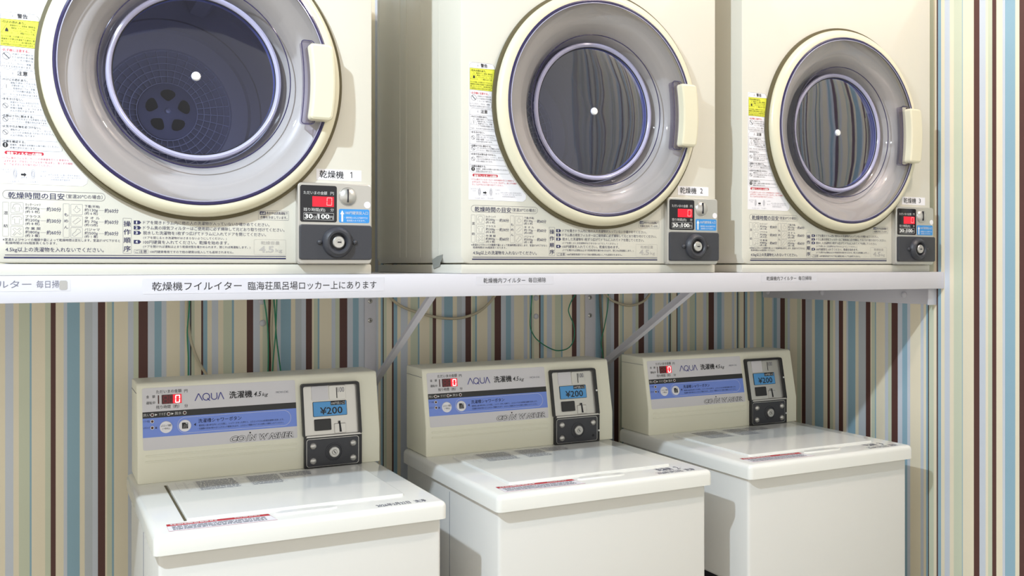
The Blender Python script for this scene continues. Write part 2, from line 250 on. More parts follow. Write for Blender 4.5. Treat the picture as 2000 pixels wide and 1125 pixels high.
# ------------------------------------------------------------------ mesh helpers
class M:
    def __init__(s): s.v = []; s.f = []; s.m = []; s.mats = []
    def mi(s, name):
        if name not in s.mats: s.mats.append(name)
        return s.mats.index(name)
    def add(s, vs, fs, m):
        n = len(s.v); k = s.mi(m); s.v += [tuple(p) for p in vs]; s.f += [tuple(n+i for i in f) for f in fs]; s.m += [k]*len(fs); return s
    def box(s, x0, x1, y0, y1, z0, z1, m, bev=0, seg=2):
        bm = bmesh.new(); bmesh.ops.create_cube(bm, size=1)
        for p in bm.verts: p.co = Vector(((x0+x1)/2+p.co.x*(x1-x0), (y0+y1)/2+p.co.y*(y1-y0), (z0+z1)/2+p.co.z*(z1-z0)))
        if bev: bmesh.ops.bevel(bm, geom=bm.edges[:], offset=bev, segments=seg, affect='EDGES', profile=.5)
        return s.bm(bm, m)
    def bm(s, bm, m):
        bm.verts.index_update(); s.add([p.co for p in bm.verts], [[p.index for p in f.verts] for f in bm.faces], m); bm.free(); return s
    def lathe(s, cx, cz, prof, m, n=96, close=False):
        vs = []; fs = []; k = len(prof)
        for i in range(n):
            a = 2*math.pi*i/n
            for r, y in prof: vs.append((cx+r*math.cos(a), y, cz+r*math.sin(a)))
        for i in range(n):
            j = (i+1) % n
            for q in range(k if close else k-1):
                q2 = (q+1) % k; fs.append((i*k+q, i*k+q2, j*k+q2, j*k+q))
        return s.add(vs, fs, m)
    def torus(s, cx, cz, y, R, r, m, n=96, k=8):
        return s.lathe(cx, cz, [(R+r*math.cos(2*math.pi*i/k), y+r*math.sin(2*math.pi*i/k)) for i in range(k)], m, n, True)
    def disc(s, cx, cz, y, r, m, n=40, ry=None):
        s.add([(cx+r*math.cos(2*math.pi*i/n), y, cz+(ry or r)*math.sin(2*math.pi*i/n)) for i in range(n)], [tuple(range(n))[::-1]], m); return s
    def tube(s, pts, r, m, k=10):
        P = [Vector(p) for p in pts]; Q = []
        for i in range(len(P)-1):                       # Catmull-Rom through the points
            a, b, c, d = P[max(i-1, 0)], P[i], P[i+1], P[min(i+2, len(P)-1)]
            for t in (0, .25, .5, .75): Q.append(.5*((2*b)+(c-a)*t+(2*a-5*b+4*c-d)*t*t+(3*b-a-3*c+d)*t**3))
        Q.append(P[-1]); vs = []; fs = []
        for i, p in enumerate(Q):
            d = (Q[min(i+1, len(Q)-1)]-Q[max(i-1, 0)]).normalized(); u = d.cross(Vector((0, 1, 0)))
            u = u.normalized() if u.length > .01 else Vector((1, 0, 0)); w_ = d.cross(u)
            for q in range(k): a = 2*math.pi*q/k; vs.append(p+u*r*math.cos(a)+w_*r*math.sin(a))
        for i in range(len(Q)-1):
            for q in range(k): q2 = (q+1) % k; fs.append((i*k+q, i*k+q2, i*k+k+q2, i*k+k+q))
        fs.append(tuple(range(k))); fs.append(tuple(range((len(Q)-1)*k, len(Q)*k))[::-1])
        return s.add(vs, fs, m)
def rrect(x0, x1, z0, z1, r, n=5):
    r = min(r, (x1-x0)/2-1e-6, (z1-z0)/2-1e-6); out = []
    for cx, cz, a0 in ((x1-r, z1-r, 0), (x0+r, z1-r, 90), (x0+r, z0+r, 180), (x1-r, z0+r, 270)):
        for i in range(n+1): a = math.radians(a0+90*i/n); out.append((cx+r*math.cos(a), cz+r*math.sin(a)))
    return out
def plate(mm, pts, f, d0, d1, m, ch=0, mside=None):
    """outline pts (x,z) raised from depth d0 to d1 towards the viewer on the surface f(x,z,d); ch = rounded front edge"""
    n = len(pts); cx = sum(p[0] for p in pts)/n; cz = sum(p[1] for p in pts)/n
    def ins(k):
        if not k: return pts
        out = []
        for i in range(n):
            a, b, c = pts[i-1], pts[i], pts[(i+1) % n]
            tx, tz = c[0]-a[0], c[1]-a[1]; L = math.hypot(tx, tz) or 1; out.append((b[0]-tz/L*k, b[1]+tx/L*k))
        return out
    rings = [(pts, d0), (pts, d1-ch)] if d1 != d0 else []
    if ch: rings += [(ins(ch*.3), d1-ch*.3)]
    rings += [(ins(ch), d1)]
    vs = [f(x, z, d) for P, d in rings for x, z in P]; fs = []
    for q in range(len(rings)-1):
        for i in range(n): j = (i+1) % n; fs.append((q*n+i, q*n+j, (q+1)*n+j, (q+1)*n+i))
    mm.add(vs, fs, mside or m); last = [f(x, z, d1) for x, z in rings[-1][0]]
    mm.add(last, [tuple(range(n))], m); return mm
def ring(mm, outer, inner, f, d0, d1, m, ch=0):
    n = len(outer); R = [(outer, d0), (outer, d1), (inner, d1), (inner, d0)]
    vs = [f(x, z, d) for P, d in R for x, z in P]
    fs = [(q*n+i, q*n+(i+1) % n, (q+1)*n+(i+1) % n, (q+1)*n+i) for q in range(3) for i in range(n)]
    return mm.add(vs, fs, m)
def outline(mm, pts, f, d, wd, m):
    n = len(pts); inn = []
    for i in range(n):
        a, b, c = pts[i-1], pts[i], pts[(i+1) % n]; tx, tz = c[0]-a[0], c[1]-a[1]; L = math.hypot(tx, tz) or 1
        inn.append((b[0]-tz/L*wd, b[1]+tx/L*wd))
    vs = [f(x, z, d) for x, z in pts]+[f(x, z, d) for x, z in inn]
    return mm.add(vs, [(i, (i+1) % n, n+(i+1) % n, n+i) for i in range(n)], m)
def flat(mm, pts, f, d, m): return mm.add([f(x, z, d) for x, z in pts], [tuple(range(len(pts)))], m)
def rect(mm, x0, x1, z0, z1, f, d, m): return flat(mm, [(x0, z0), (x1, z0), (x1, z1), (x0, z1)], f, d, m)
def circ(cx, cz, r, n=28, rz=None): return [(cx+r*math.cos(2*math.pi*i/n), cz+(rz or r)*math.sin(2*math.pi*i/n)) for i in range(n)]
TXT = {}
def glyphs(s, bold=0, shear=0, sp=1.0):
    key = (s, bold, shear, sp)
    if key not in TXT:
        cu = bpy.data.curves.new('lettering', 'FONT'); cu.body = s; cu.resolution_u = 2; cu.offset = bold; cu.shear = shear; cu.space_character = sp
        o = bpy.data.objects.new('lettering', cu)
        COL.objects.link(o); bpy.context.view_layer.update()
        me = bpy.data.meshes.new_from_object(o.evaluated_get(bpy.context.evaluated_depsgraph_get()))
        vs = [(v.co.x, v.co.y) for v in me.vertices]; fs = [tuple(p.vertices) for p in me.polygons]
        bpy.data.objects.remove(o); bpy.data.curves.remove(cu); bpy.data.meshes.remove(me)
        TXT[key] = (vs, fs)
    return TXT[key]
def text(mm, s, x0, x1, z0, h, f, d, m, bold=0, shear=0, sp=1.0, rot=None):
    cjk = any(ord(c) > 0x2e80 for c in s)
    vs, fs = glyphs(s, 0 if cjk else bold, shear, sp)
    if not vs: return mm
    xs = [p[0] for p in vs]; lo, hi = min(xs), max(xs)
    b0, b1 = (-.08, .85) if cjk else (min(p[1] for p in vs), max(p[1] for p in vs))
    k = (x1-x0)/(hi-lo)
    for dx, dy in (((-bold, 0), (bold, 0), (0, bold)) if cjk and bold else ((0, 0),)):       # heavier kanji: overprinted
        mm.add([f(x0+(x+dx-lo)*k, z0+(y+dy-b0)/(b1-b0)*h, d) for x, y in vs], fs, m)
    return mm

CACHE = {}
def mesh(key, mm, org, smooth=40):
    me = bpy.data.meshes.new(key); me.from_pydata([(x-org[0], y-org[1], z-org[2]) for x, y, z in mm.v], [], mm.f)
    for n in mm.mats: me.materials.append(MATS[n])
    me.polygons.foreach_set('material_index', mm.m)
    if smooth:
        bm = bmesh.new(); bm.from_mesh(me); bmesh.ops.recalc_face_normals(bm, faces=bm.faces) if smooth != 1 else None; bm.to_mesh(me); bm.free()
        me.polygons.foreach_set('use_smooth', [True]*len(me.polygons)); me.set_sharp_from_angle(angle=math.radians(smooth))
    me.update(); return me
def obj(name, me, parent=None, loc=(0, 0, 0), **props):
    o = bpy.data.objects.new(name, me); COL.objects.link(o); o.parent = parent; o.location = loc
    for k, v in props.items(): o[k] = v
    return o
def thing(name, label, cat, loc, group=None):
    o = bpy.data.objects.new(name, None); COL.objects.link(o); o.location = loc; o.empty_display_size = .05
    o['label'] = label; o['category'] = cat
    if group: o['group'] = group
    return o
class Kit:
    """parts of one kind of machine: each shape is built once, then shared by every copy"""
    def __init__(s, org): s.org = org; s.items = []
    def part(s, name, mm, up=None, smooth=40, label=None, only=None):
        s.items.append((name, mesh(name, mm, s.org, smooth), up, label, only)); return len(s.items)-1
    def place(s, root, idx):
        made = {}
        for k, (name, me, up, label, only) in enumerate(s.items):
            if only is not None and idx not in only: continue
            o = obj(name, me, root if up is None else made[up]); made[k] = o
            if label: o['label'] = label
        return made

# ------------------------------------------------------------------ the room
XW, YW = 2.125, 2.3711
BOT, TOP = 0.0, 2.95
def stripes(mm, cs, cols, f):
    for i in range(len(cs)-1):
        mm.add([f(cs[i], BOT), f(cs[i+1], BOT), f(cs[i+1], TOP), f(cs[i], TOP)], [(0, 1, 2, 3)], 'wallpaper_'+WP[cols[i]][0])
mm = M(); n0 = 47                     # the repeat goes on to the left of what the frame shows
cs = BACK_X+[XW]; cl = BACK_C
per = cs[n0]-cs[0]; left = []; lc = []
for r in (3, 2, 1): left += [x-per*r for x in cs[:n0]]; lc += cl[:n0]
stripes(mm, left+cs, lc+cl, lambda x, z: (x, YW, z))
obj('wall_back', mesh('wall_back', mm, (0, 0, 0), 0), kind='structure')
mm = M(); ys = SIDE_Y[:]; sc_ = SIDE_C
m0 = len(ys)-36; per = ys[m0]-ys[-1]; ext = []; ec = []
for r in range(1, 5): ext += [y-per*r for y in ys[m0:-1]]; ec += sc_[m0:-1]
allc = ys[:-1]+[ys[-1]]+ext
ec = sc_[:-1]+[sc_[m0]]+ec
stripes(mm, allc, ec, lambda y, z: (XW, y, z))
obj('wall_right', mesh('wall_right', mm, (0, 0, 0), 0), kind='structure')
mm = M(); mm.add([(-2.2, -2.2, 0), (XW, -2.2, 0), (XW, YW, 0), (-2.2, YW, 0)], [(0, 1, 2, 3)], 'floor'); obj('floor', mesh('floor', mm, (0, 0, 0), 0), kind='structure')
mm = M(); mm.add([(-2.2, -2.2, TOP), (-2.2, YW, TOP), (XW, YW, TOP), (XW, -2.2, TOP)], [(0, 1, 2, 3)], 'ceiling'); obj('ceiling', mesh('ceiling', mm, (0, 0, 0), 0), kind='structure')

# ------------------------------------------------------------------ shelf with its brackets
YS = 1.675; ST, SB = -.0155+H, -.0595+H
sh = thing('dryer_shelf', 'long white shelf carrying the three dryers, with printed notices along its front', 'shelf', (.8, 2.0, ST))
o0 = (.8, 2.0, ST)
def spart(name, mm, up=None, smooth=40, **k): return obj(name, mesh(name, mm, o0, smooth), up or sh, **k)
spart('shelf_board', M().box(-.9, XW-.001, YS+.002, YW-.002, ST-.018, ST, 'shelf_white', .001))
fr = spart('front_rail', M().box(-.9, XW-.0005, YS, YS+.012, SB, ST, 'shelf_white', .0012))
def fs(x, z, d): return (x, YS-d, z+H)
for x0, x1, z0, z1 in ((.155, .58, -.047, -.021), (.77, .945, -.0375, -.0205), (1.50, 1.675, -.0375, -.0205), (-.2, .046, -.0405, -.0215)):
    spart('label_strip', plate(M(), rrect(x0, x1, z0, z1, .001), fs, 0, .0003, 'shelf_white'), fr)
pr = M()
text(pr, '乾燥機フイルイター', .1701, .3175, -.0418, .0150, fs, .0006, 'ink_black'); text(pr, '臨海荘風呂場ロッカー上にあります', .3285, .5643, -.0425, .0150, fs, .0006, 'ink_black')
spart('notice_print', pr, fr, 0); pr = M()
text(pr, '乾燥機内フイルター', -.158, -.0105, -.0352, .0125, fs, .0006, 'ink_grey'); text(pr, '毎日掃', -.0035, .0292, -.0352, .0120, fs, .0006, 'ink_grey')
spart('notice_print', pr, fr, 0); pr = M()
text(pr, '乾燥機内フイルター', .7858, .8795, -.0340, .0102, fs, .0006, 'ink_black'); text(pr, '毎日掃除', .8865, .9272, -.0337, .0102, fs, .0006, 'ink_black')
spart('notice_print', pr, fr, 0); pr = M()
text(pr, '乾燥機内フイルター', 1.5159, 1.6075, -.0341, .0098, fs, .0006, 'ink_black'); text(pr, '毎日掃除', 1.6145, 1.6568, -.0340, .0098, fs, .0006, 'ink_black')
spart('notice_print', pr, fr, 0)
spart('smudge', plate(M(), rrect(.0295, .0415, -.0385, -.0235, .003), fs, .0003, .0007, 'ink_faint'), fr)
# side bracket along the right wall
mm = M(); mm.box(XW-.004, XW-.0005, 1.70, YW-.01, -.103+H, SB, 'shelf_white', .0008); mm.box(XW-.032, XW-.0005, 1.698, 1.702, -.103+H, SB-.0005, 'shelf_white', .0006)
br = spart('wall_bracket', mm)
for y, z in ((2.3354, -.084), (2.1012, -.081), (1.7987, -.079)):
    b = M(); n = 20; vs = []; fsx = []
    for r, dd in ((.0085, 0), (.0085, .0035), (.0055, .0065), (.0, .0072)):
        for i in range(n): a = 2*math.pi*i/n; vs.append((XW-.004-dd, y+r*math.cos(a), z+H+r*math.sin(a)))
    for q in range(3):
        for i in range(n): fsx.append((q*n+i, q*n+(i+1) % n, (q+1)*n+(i+1) % n, (q+1)*n+i))
    b.add(vs, fsx, 'shelf_white'); spart('bolt', b, br)
# upright rails on the back wall with slanting stays under the shelf
for xr0, xr1, xb, p, q in ((.7655, .7965, .797, (2.372, -.3063), (1.72, .085)), (1.4435, 1.4765, 1.478, (2.372, -.3168), (1.70, .054))):
    rl = spart('wall_rail', M().box(xr0, xr1, YW-.005, YW-.0005, -1.0+H, SB, 'shelf_white', .0008))
    for zz in ((-.0926, -.1432) if xr0 < 1 else (-.0934, -.1466)):
        s1 = M(); s1.lathe((xr0+xr1)/2-.001, zz+H, [(0, YW-.0085), (.004, YW-.0083), (.0062, YW-.0066), (.0064, YW-.005)], 'steel', 20)
        cx = (xr0+xr1)/2-.001; s1.box(cx-.0035, cx+.0035, YW-.0089, YW-.008, zz+H-.0006, zz+H+.0006, 'hole'); s1.box(cx-.0006, cx+.0006, YW-.0089, YW-.008, zz+H-.0035, zz+H+.0035, 'hole')
        spart('screw', s1, rl)
    # stay: flat bar lying in the plane x = xb
    zq = SB-H+.008; t = (zq-p[1])/(q[1]-p[1]); yq = p[0]+(q[0]-p[0])*t
    d = Vector((0, yq-p[0], zq-p[1])).normalized(); nrm = Vector((0, -d.z, d.y))
    if nrm.z < 0: nrm = -nrm
    mm = M(); A_ = Vector((0, p[0], p[1]+H)); B_ = Vector((0, yq, zq+H)); hw = .0125
    pts = []
    for xx in (xb-.002, xb+.002):
        for P_ in (A_-nrm*hw, B_-nrm*hw, B_+nrm*hw, A_+nrm*hw): pts.append((xx, P_.y, P_.z))
    mm.add(pts, [(0, 1, 2, 3), (7, 6, 5, 4), (0, 4, 5, 1), (1, 5, 6, 2), (2, 6, 7, 3), (3, 7, 4, 0)], 'shelf_white')
    pts = []                                         # folded lower flange of the angle
    for xx in (xb-.002, xb-.014):
        for P_ in (A_-nrm*hw, B_-nrm*hw, B_-nrm*(hw-.002), A_-nrm*(hw-.002)): pts.append((xx, P_.y, P_.z))
    mm.add(pts, [(0, 1, 2, 3), (7, 6, 5, 4), (0, 4, 5, 1), (1, 5, 6, 2), (2, 6, 7, 3), (3, 7, 4, 0)], 'shelf_white')
    spart('stay_bar', mm, None, 30)
# cables and snap caps on the wall
def cable(name, label, pts, r, m, y=2.35, group=None, cat='cable'):
    mm = M().tube([(x, y, z+H) for x, z in pts], r, m); c = (pts[-1][0], y, pts[-1][1]+H)
    o = obj(name, mesh(name, mm, c), None, c, label=label, category=cat)
    if group: o['group'] = group
cable('earth_wire', 'green earth wire hanging straight behind the left end of the first washer', G1, .0016, 'green_wire', 2.352)
cable('drain_hose', 'pale thin hose slanting down behind the left end of the first washer', H1, .0034, 'beige_hose', 2.36)
cable('earth_wire', 'leftmost green wire of the bundle beside the round wall cap behind the first washer', G2, .0018, 'green_wire', 2.35)
cable('earth_wire', 'rightmost green wire of the bundle behind the first washer', G3, .0018, 'green_wire', 2.35)
cable('earth_wire', 'middle green wire of the bundle crossing the pale cable behind the first washer', G4, .0016, 'green_wire', 2.345)
cable('power_cable', 'pale cable hanging inside the green wire bundle behind the first washer', H2, .0034, 'beige_hose', 2.357)
cable('power_cable', 'beige cable sagging in a long loop under the shelf beside the left stay bar', H3, .0038, 'beige_hose', 2.352)
cable('earth_wire', 'green wire hanging in a deep loop above the second washer', G5, .0016, 'green_wire', 2.352)
cable('earth_wire', 'green wire dropping beside the right wall rail behind the second washer', G6, .0016, 'green_wire', 2.35)
cable('power_cable', 'grey brown cable dropping beside the right wall rail', H4, .0038, 'grey_cable', 2.36)
cable('power_cable', 'short beige cable loop under the shelf right of the right wall rail', H5, .0038, 'beige_hose', 2.352)
for (x, z), lb in zip(CAPS, ('round white wall cap left of the green wire bundle', 'round white wall cap at the shelf edge above the wire bundle', 'upper round white wall cap inside the green wire loop', 'lower round white wall cap inside the green wire loop')):
    mm = M().lathe(x, z+H, [(0, YW-.006), (.005, YW-.0055), (.0075, YW-.003), (.008, YW-.0006)], 'shelf_white', 24)
    c = (x, YW, z+H); obj('wall_cap', mesh('wall_cap', mm, c), None, c, label=lb, category='cap')

# ------------------------------------------------------------------ coin dryers
DXS = (0.0, .81745, 1.52911)
Y0 = 1.69; CX, CZ = .2470, .3318+H
DL, DR, DB, DT = -.0735, .5612, .0045+H, .752+H
DORG = (.244, 1.95, ST)
kit = Kit(DORG)
def fd(x, z, d): return (x, Y0-d, z+H)
# body with the round opening
mm = M(); N = 200
def outl(k):
    P = rrect(DL+k, DR-k, DB+k, DT-k, .014, 8); segs = []; L = 0
    for i in range(len(P)):
        a, b = P[i], P[(i+1) % len(P)]; segs.append((L, a, b)); L += math.dist(a, b)
    out = []
    for j in range(N):
        s_ = L*j/N
        for st, a, b in reversed(segs):
            if s_ >= st: t = (s_-st)/max(math.dist(a, b), 1e-9); out.append((a[0]+(b[0]-a[0])*t, a[1]+(b[1]-a[1])*t)); break
    return out
O0, O1, O2 = outl(0), outl(.0012), outl(.004)
HR = .215
hole = [(CX+HR*math.cos(math.atan2(z-CZ, x-CX)), CZ+HR*math.sin(math.atan2(z-CZ, x-CX))) for x, z in O2]
rings = [[(x, Y0+.51, z) for x, z in O0], [(x, Y0+.004, z) for x, z in O0], [(x, Y0+.0012, z) for x, z in O1], [(x, Y0, z) for x, z in O2], [(x, Y0, z) for x, z in hole], [(x, Y0+.03, z) for x, z in hole]]
vs = [p for r in rings for p in r]
mm.add(vs, [(q*N+i, q*N+(i+1) % N, (q+1)*N+(i+1) % N, (q+1)*N+i) for q in range(5) for i in range(N)]+[tuple(range(N))[::-1]], 'enamel')
for yb in (2.1884, 2.039, 1.9973, 1.9097, 1.8041): mm.box(DL-.0008, DL+.001, yb-.0012, yb+.0012, DB+.015, DT-.015, 'enamel')
body = kit.part('body', mm)
kit.part('plinth', M().box(DL+.0008, DR-.0008, Y0+.0008, Y0+.508, ST, DB-.0012, 'enamel', .003))
# tumbler
drum = kit.part('drum', M().lathe(CX, CZ, [(.158, Y0+.045), (.185, Y0+.05), (.255, Y0+.055), (.262, Y0+.062), (.262, Y0+.415), (.25, Y0+.432), (.20, Y0+.436), (.195, Y0+.428), (.175, Y0+.428), (.17, Y0+.436), (.13, Y0+.438)], 'drum', 96))
kit.part('drum_back', M().lathe(CX, CZ, [(.135, Y0+.437), (.10, Y0+.446), (0.0001, Y0+.446)], 'drum_back', 64), drum)
g = M()
for R in (.062, .076, .09, .104, .118, .131): g.torus(CX, CZ, Y0+.438, R, .0013, 'grid', 64, 6)
for i in range(36):
    a = 2*math.pi*i/36; u = Vector((math.cos(a), 0, math.sin(a))); g.tube([Vector((CX, Y0+.438, CZ))+u*.058, Vector((CX, Y0+.438, CZ))+u*.132], .0012, 'grid', 5)
kit.part('filter_grid', g, drum)
g = M(); g.lathe(CX, CZ, [(.062, Y0+.440), (.060, Y0+.432), (.05, Y0+.430), (.0001, Y0+.428)], 'drum_back', 48)
for i in range(5):
    a = math.radians(90+72*i); pts = []
    for j in range(16):
        t = 2*math.pi*j/16; rr, ta = .034+.0125*math.cos(t), .40*math.sin(t)*(1+.25*math.cos(t)); pts.append((CX+rr*math.cos(a+ta), CZ+rr*math.sin(a+ta)))
    g.add([(x, Y0+.4265, z) for x, z in pts], [tuple(range(16))], 'hole')
g.lathe(CX, CZ, [(.007, Y0+.428), (.005, Y0+.422), (.0001, Y0+.421)], 'grid', 20)
kit.part('filter_hub', g, drum)
for a in (75, 195, 315):
    a = math.radians(a); g = M(); R0, R1 = .262, .212; sec = []
    for da, R in ((-.16, R0), (-.07, R1), (.07, R1), (.16, R0)): sec.append((CX+R*math.cos(a+da), CZ+R*math.sin(a+da)))
    vs = [(x, Y0+.07, z) for x, z in sec]+[(x, Y0+.40, z) for x, z in sec]
    g.add(vs, [(0, 1, 5, 4), (1, 2, 6, 5), (2, 3, 7, 6), (0, 3, 2, 1), (4, 5, 6, 7)], 'drum'); kit.part('lifter', g, drum)
# door
door = kit.part('door', M().lathe(CX, CZ, [(.2470, Y0-.008), (.2475, Y0-.012), (.2455, Y0-.017), (.240, Y0-.0215), (.232, Y0-.0245), (.2275, Y0-.0235), (.2245, Y0-.016), (.2245, Y0-.004)], 'cream', 128))
kit.part('door_gap_shade', M().lathe(CX, CZ, [(.2535, Y0-.0002), (.2535, Y0-.0075), (.2440, Y0-.0085)], 'gap_olive', 128), door)  # olive ring paints the contact shade in the gap behind the door
kit.part('door_dish', M().lathe(CX, CZ, [(.2250, Y0-.010), (.221, Y0-.006), (.200, Y0-.001), (.185, Y0+.004), (.1825, Y0+.008), (.166, Y0+.018), (.164, Y0+.022), (.153, Y0+.038), (.150, Y0+.050)], 'dish', 128), door)
kit.part('door_cover', M().lathe(CX, CZ, [(.2255, Y0-.019), (.2225, Y0-.0245), (.216, Y0-.0262), (.200, Y0-.0265), (.186, Y0-.0245), (.176, Y0-.019), (.168, Y0-.010), (.162, Y0+.001), (.1565, Y0+.012), (.150, Y0+.019), (.1415, Y0+.0215)], 'clear_plastic', 128), door)
kit.part('cover_rim', M().torus(CX, CZ, Y0-.0215, .2252, .0036, 'navy_edge', 128).torus(CX, CZ, Y0-.0245, .2212, .0009, 'lavender', 128), door)
kit.part('cover_edge', M().torus(CX, CZ, Y0+.0025, .1605, .0010, 'navy_edge', 128), door)
kit.part('window_bezel', M().lathe(CX, CZ, [(.1475, Y0+.0185), (.146, Y0+.0145), (.1425, Y0+.0132), (.139, Y0+.0150), (.1372, Y0+.0190), (.1365, Y0+.034)], 'lavender', 128), door)
kit.part('window_seal', M().torus(CX, CZ, Y0+.0185, .1370, .0012, 'black', 128), door)
kit.part('window_glass', M().lathe(CX, CZ, [(.1372, Y0+.0215), (.12, Y0+.0195), (.09, Y0+.0178), (.05, Y0+.0165), (.0001, Y0+.016)], 'window_tint', 96), door)
kit.part('window_cap', M().lathe(CX-.0015, CZ, [(0.0001, Y0+.0118), (.0062, Y0+.0124), (.0078, Y0+.0142), (.008, Y0+.018)], 'ink_white', 32), door)
# grip at the right edge of the door
def fc(x, z, d): return (x, Y0-d, z)
def grip(x0, x1, z0, z1, bow, r=.008):
    P = rrect(x0, x1, z0, z1, r, 5); zc = (z0+z1)/2; hh = (z1-z0)/2; out = []
    for i in range(len(P)):
        a, b = P[i], P[(i+1) % len(P)]; k = 8 if math.dist(a, b) > .03 else 1
        for q in range(k): out.append((a[0]+(b[0]-a[0])*q/k, a[1]+(b[1]-a[1])*q/k))
    return [(x+bow*(1-((z-zc)/hh)**2), z) for x, z in out]
kit.part('handle', plate(M(), grip(.4300, .4725, .2615+H, .3985+H, .0062), fc, .010, .0455, 'cream', .005), door)
hs = M(); plate(hs, grip(.4195, .4420, .2560+H, .4045+H, .0058, .006), fc, .012, .0285, 'violet_clear', .002)
kit.part('handle_socket', hs, door)
kit.part('socket_edge', outline(M(), grip(.4180, .4435, .2545+H, .4060+H, .0058, .007), fc, .0290, .0016, 'navy_edge'), door, 0)
# coin box
YC = .0145
cb = kit.part('coin_box', plate(M(), rrect(.4162, .5552, .0035, .1518, .007), fd, .0002, YC, 'steel', .002), label='brushed silver coin box plate')
dp = kit.part('display_panel', plate(M(), rrect(.4208, .4886, .0800, .1468, .004), fd, YC, YC+.0008, 'smoke_black', .0003), cb)
p = M(); q = YC+.0012
text(p, 'ただいまの金額', .4269, .4702, .1299, .0062, fd, q, 'ink_white', .012); text(p, '円', .4764, .4826, .1299, .0062, fd, q, 'ink_white', .012)
kit.part('amount_print', p, cb, 0); p = M()
text(p, '残り時間(約)', .4269, .4665, .0992, .0064, fd, q, 'ink_white', .012); text(p, '分', .4764, .4826, .0996, .0062, fd, q, 'ink_white', .012)
kit.part('time_print', p, cb, 0); p = M()
outline(p, rrect(.4269, .4826, .0837, .0966, .0003, 1), fd, q, .0004, 'ink_white')
text(p, '30', .4289, .4436, .0858, .0090, fd, q, 'ink_white', .03); text(p, '分', .4438, .4500, .0855, .0065, fd, q, 'ink_white', .012); text(p, '/', .4500, .4530, .0850, .0100, fd, q, 'ink_white', .01)
text(p, '100', .4535, .4745, .0858, .0090, fd, q, 'ink_white', .03); text(p, '円', .4750, .4812, .0855, .0065, fd, q, 'ink_white', .012)
kit.part('rate_print', p, cb, 0)
kit.part('led_window', plate(M(), rrect(.4430, .4829, .1081, .1266, .0006), fd, YC+.0006, YC+.0011, 'led_red'), cb)
def seg7(mm, x0, x1, z0, z1, f, d, m, segs='abcdef', t=.0013, sl=.0006):
    zm = (z0+z1)/2; g_ = t*.35
    S = {'a': [(x0+g_+sl, z1), (x1-g_+sl, z1), (x1-t+sl, z1-t), (x0+t+sl, z1-t)], 'd': [(x0+g_, z0), (x1-g_, z0), (x1-t, z0+t), (x0+t, z0+t)],
         'f': [(x0+sl, z1-g_), (x0+t+sl, z1-t), (x0+t+sl/2, zm+g_), (x0+sl/2, zm+g_)], 'e': [(x0+sl/2, zm-g_), (x0+t+sl/2, zm-g_), (x0+t, z0+t), (x0, z0+g_)],
         'b': [(x1+sl, z1-g_), (x1-t+sl, z1-t), (x1-t+sl/2, zm+g_), (x1+sl/2, zm+g_)], 'c': [(x1+sl/2, zm-g_), (x1-t+sl/2, zm-g_), (x1-t, z0+t), (x1, z0+g_)],
         'g': [(x0+t, zm-t/2), (x1-t, zm-t/2), (x1-t, zm+t/2), (x0+t, zm+t/2)]}
    for s_ in segs: flat(mm, S[s_], f, d, m)
kit.part('led_digit', (lambda m_: (seg7(m_, .4690, .4790, .1104, .1252, fd, YC+.0015, 'led_lit'), m_)[1])(M()), cb, 0)
kit.part('coin_dial', M().lathe(.5098, .1280+H, [(.0175, Y0-YC), (.0172, Y0-YC-.0012), (.0160, Y0-YC-.0008), (.0150, Y0-YC-.0022), (.0105, Y0-YC-.0052), (.005, Y0-YC-.0070), (.0001, Y0-YC-.0074)], 'steel', 48), cb)
kit.part('coin_slot', M().box(.5068, .5087, Y0-YC-.0086, Y0-YC, .1172+H, .1412+H, 'hole'), cb)
kit.part('price_label', plate(M(), rrect(.4926, .5508, .0798, .1052, .003), fd, YC, YC+.0004, 'sticker_cyan'), cb)
p = M(); q = YC+.0007
flat(p, [(.4970, .0815), (.5004, .0815), (.5004, .0955), (.5025, .0955), (.4987, .1028), (.4949, .0955), (.4970, .0955)], fd, q, 'ink_white')
text(p, '100円硬貨投入口', .5043, .5479, .0952, .0062, fd, q, 'ink_white', .012); text(p, '・連続投入および途中での', .5035, .5475, .0875, .0036, fd, q, 'ink_white'); text(p, '追加投入もできます。', .5071, .5430, .0822, .0036, fd, q, 'ink_white')
kit.part('price_print', p, cb, 0)
kit.part('round_sticker', plate(M(), circ(.5468, .1137, .0062), fd, YC, YC+.0004, 'sticker_white'), cb)
lp = kit.part('lock_plate', plate(M(), rrect(.4190, .5540, .0112, .0752, .005), fd, YC, YC+.0065, 'gunmetal', .0016), cb)
LX, LZ = .4880, .0434+H; yl = Y0-YC-.0065
kit.part('lock_collar', M().lathe(LX, LZ, [(.0285, yl), (.0278, yl-.0035), (.0250, yl-.0075), (.0215, yl-.0105), (.0180, yl-.0100), (.0150, yl-.0065), (.0145, yl+.003)], 'gunmetal', 56), cb)
kit.part('lock_barrel', M().lathe(LX, LZ, [(.0112, yl+.002), (.0110, yl-.0085), (.0098, yl-.0098), (.0050, yl-.0098), (.0046, yl-.0092), (.0001, yl-.0092)], 'steel', 40), cb)
kit.part('keyhole', M().box(LX-.0024, LX+.0042, yl-.0102, yl-.009, LZ-.0011, LZ+.0011, 'hole'), cb)
for xs_ in (.4550, .5205): kit.part('screw', M().lathe(xs_, .0432+H, [(.0048, yl+.0002), (.0046, yl-.0015), (.003, yl-.0032), (.0001, yl-.0038)], 'gunmetal', 24), cb)
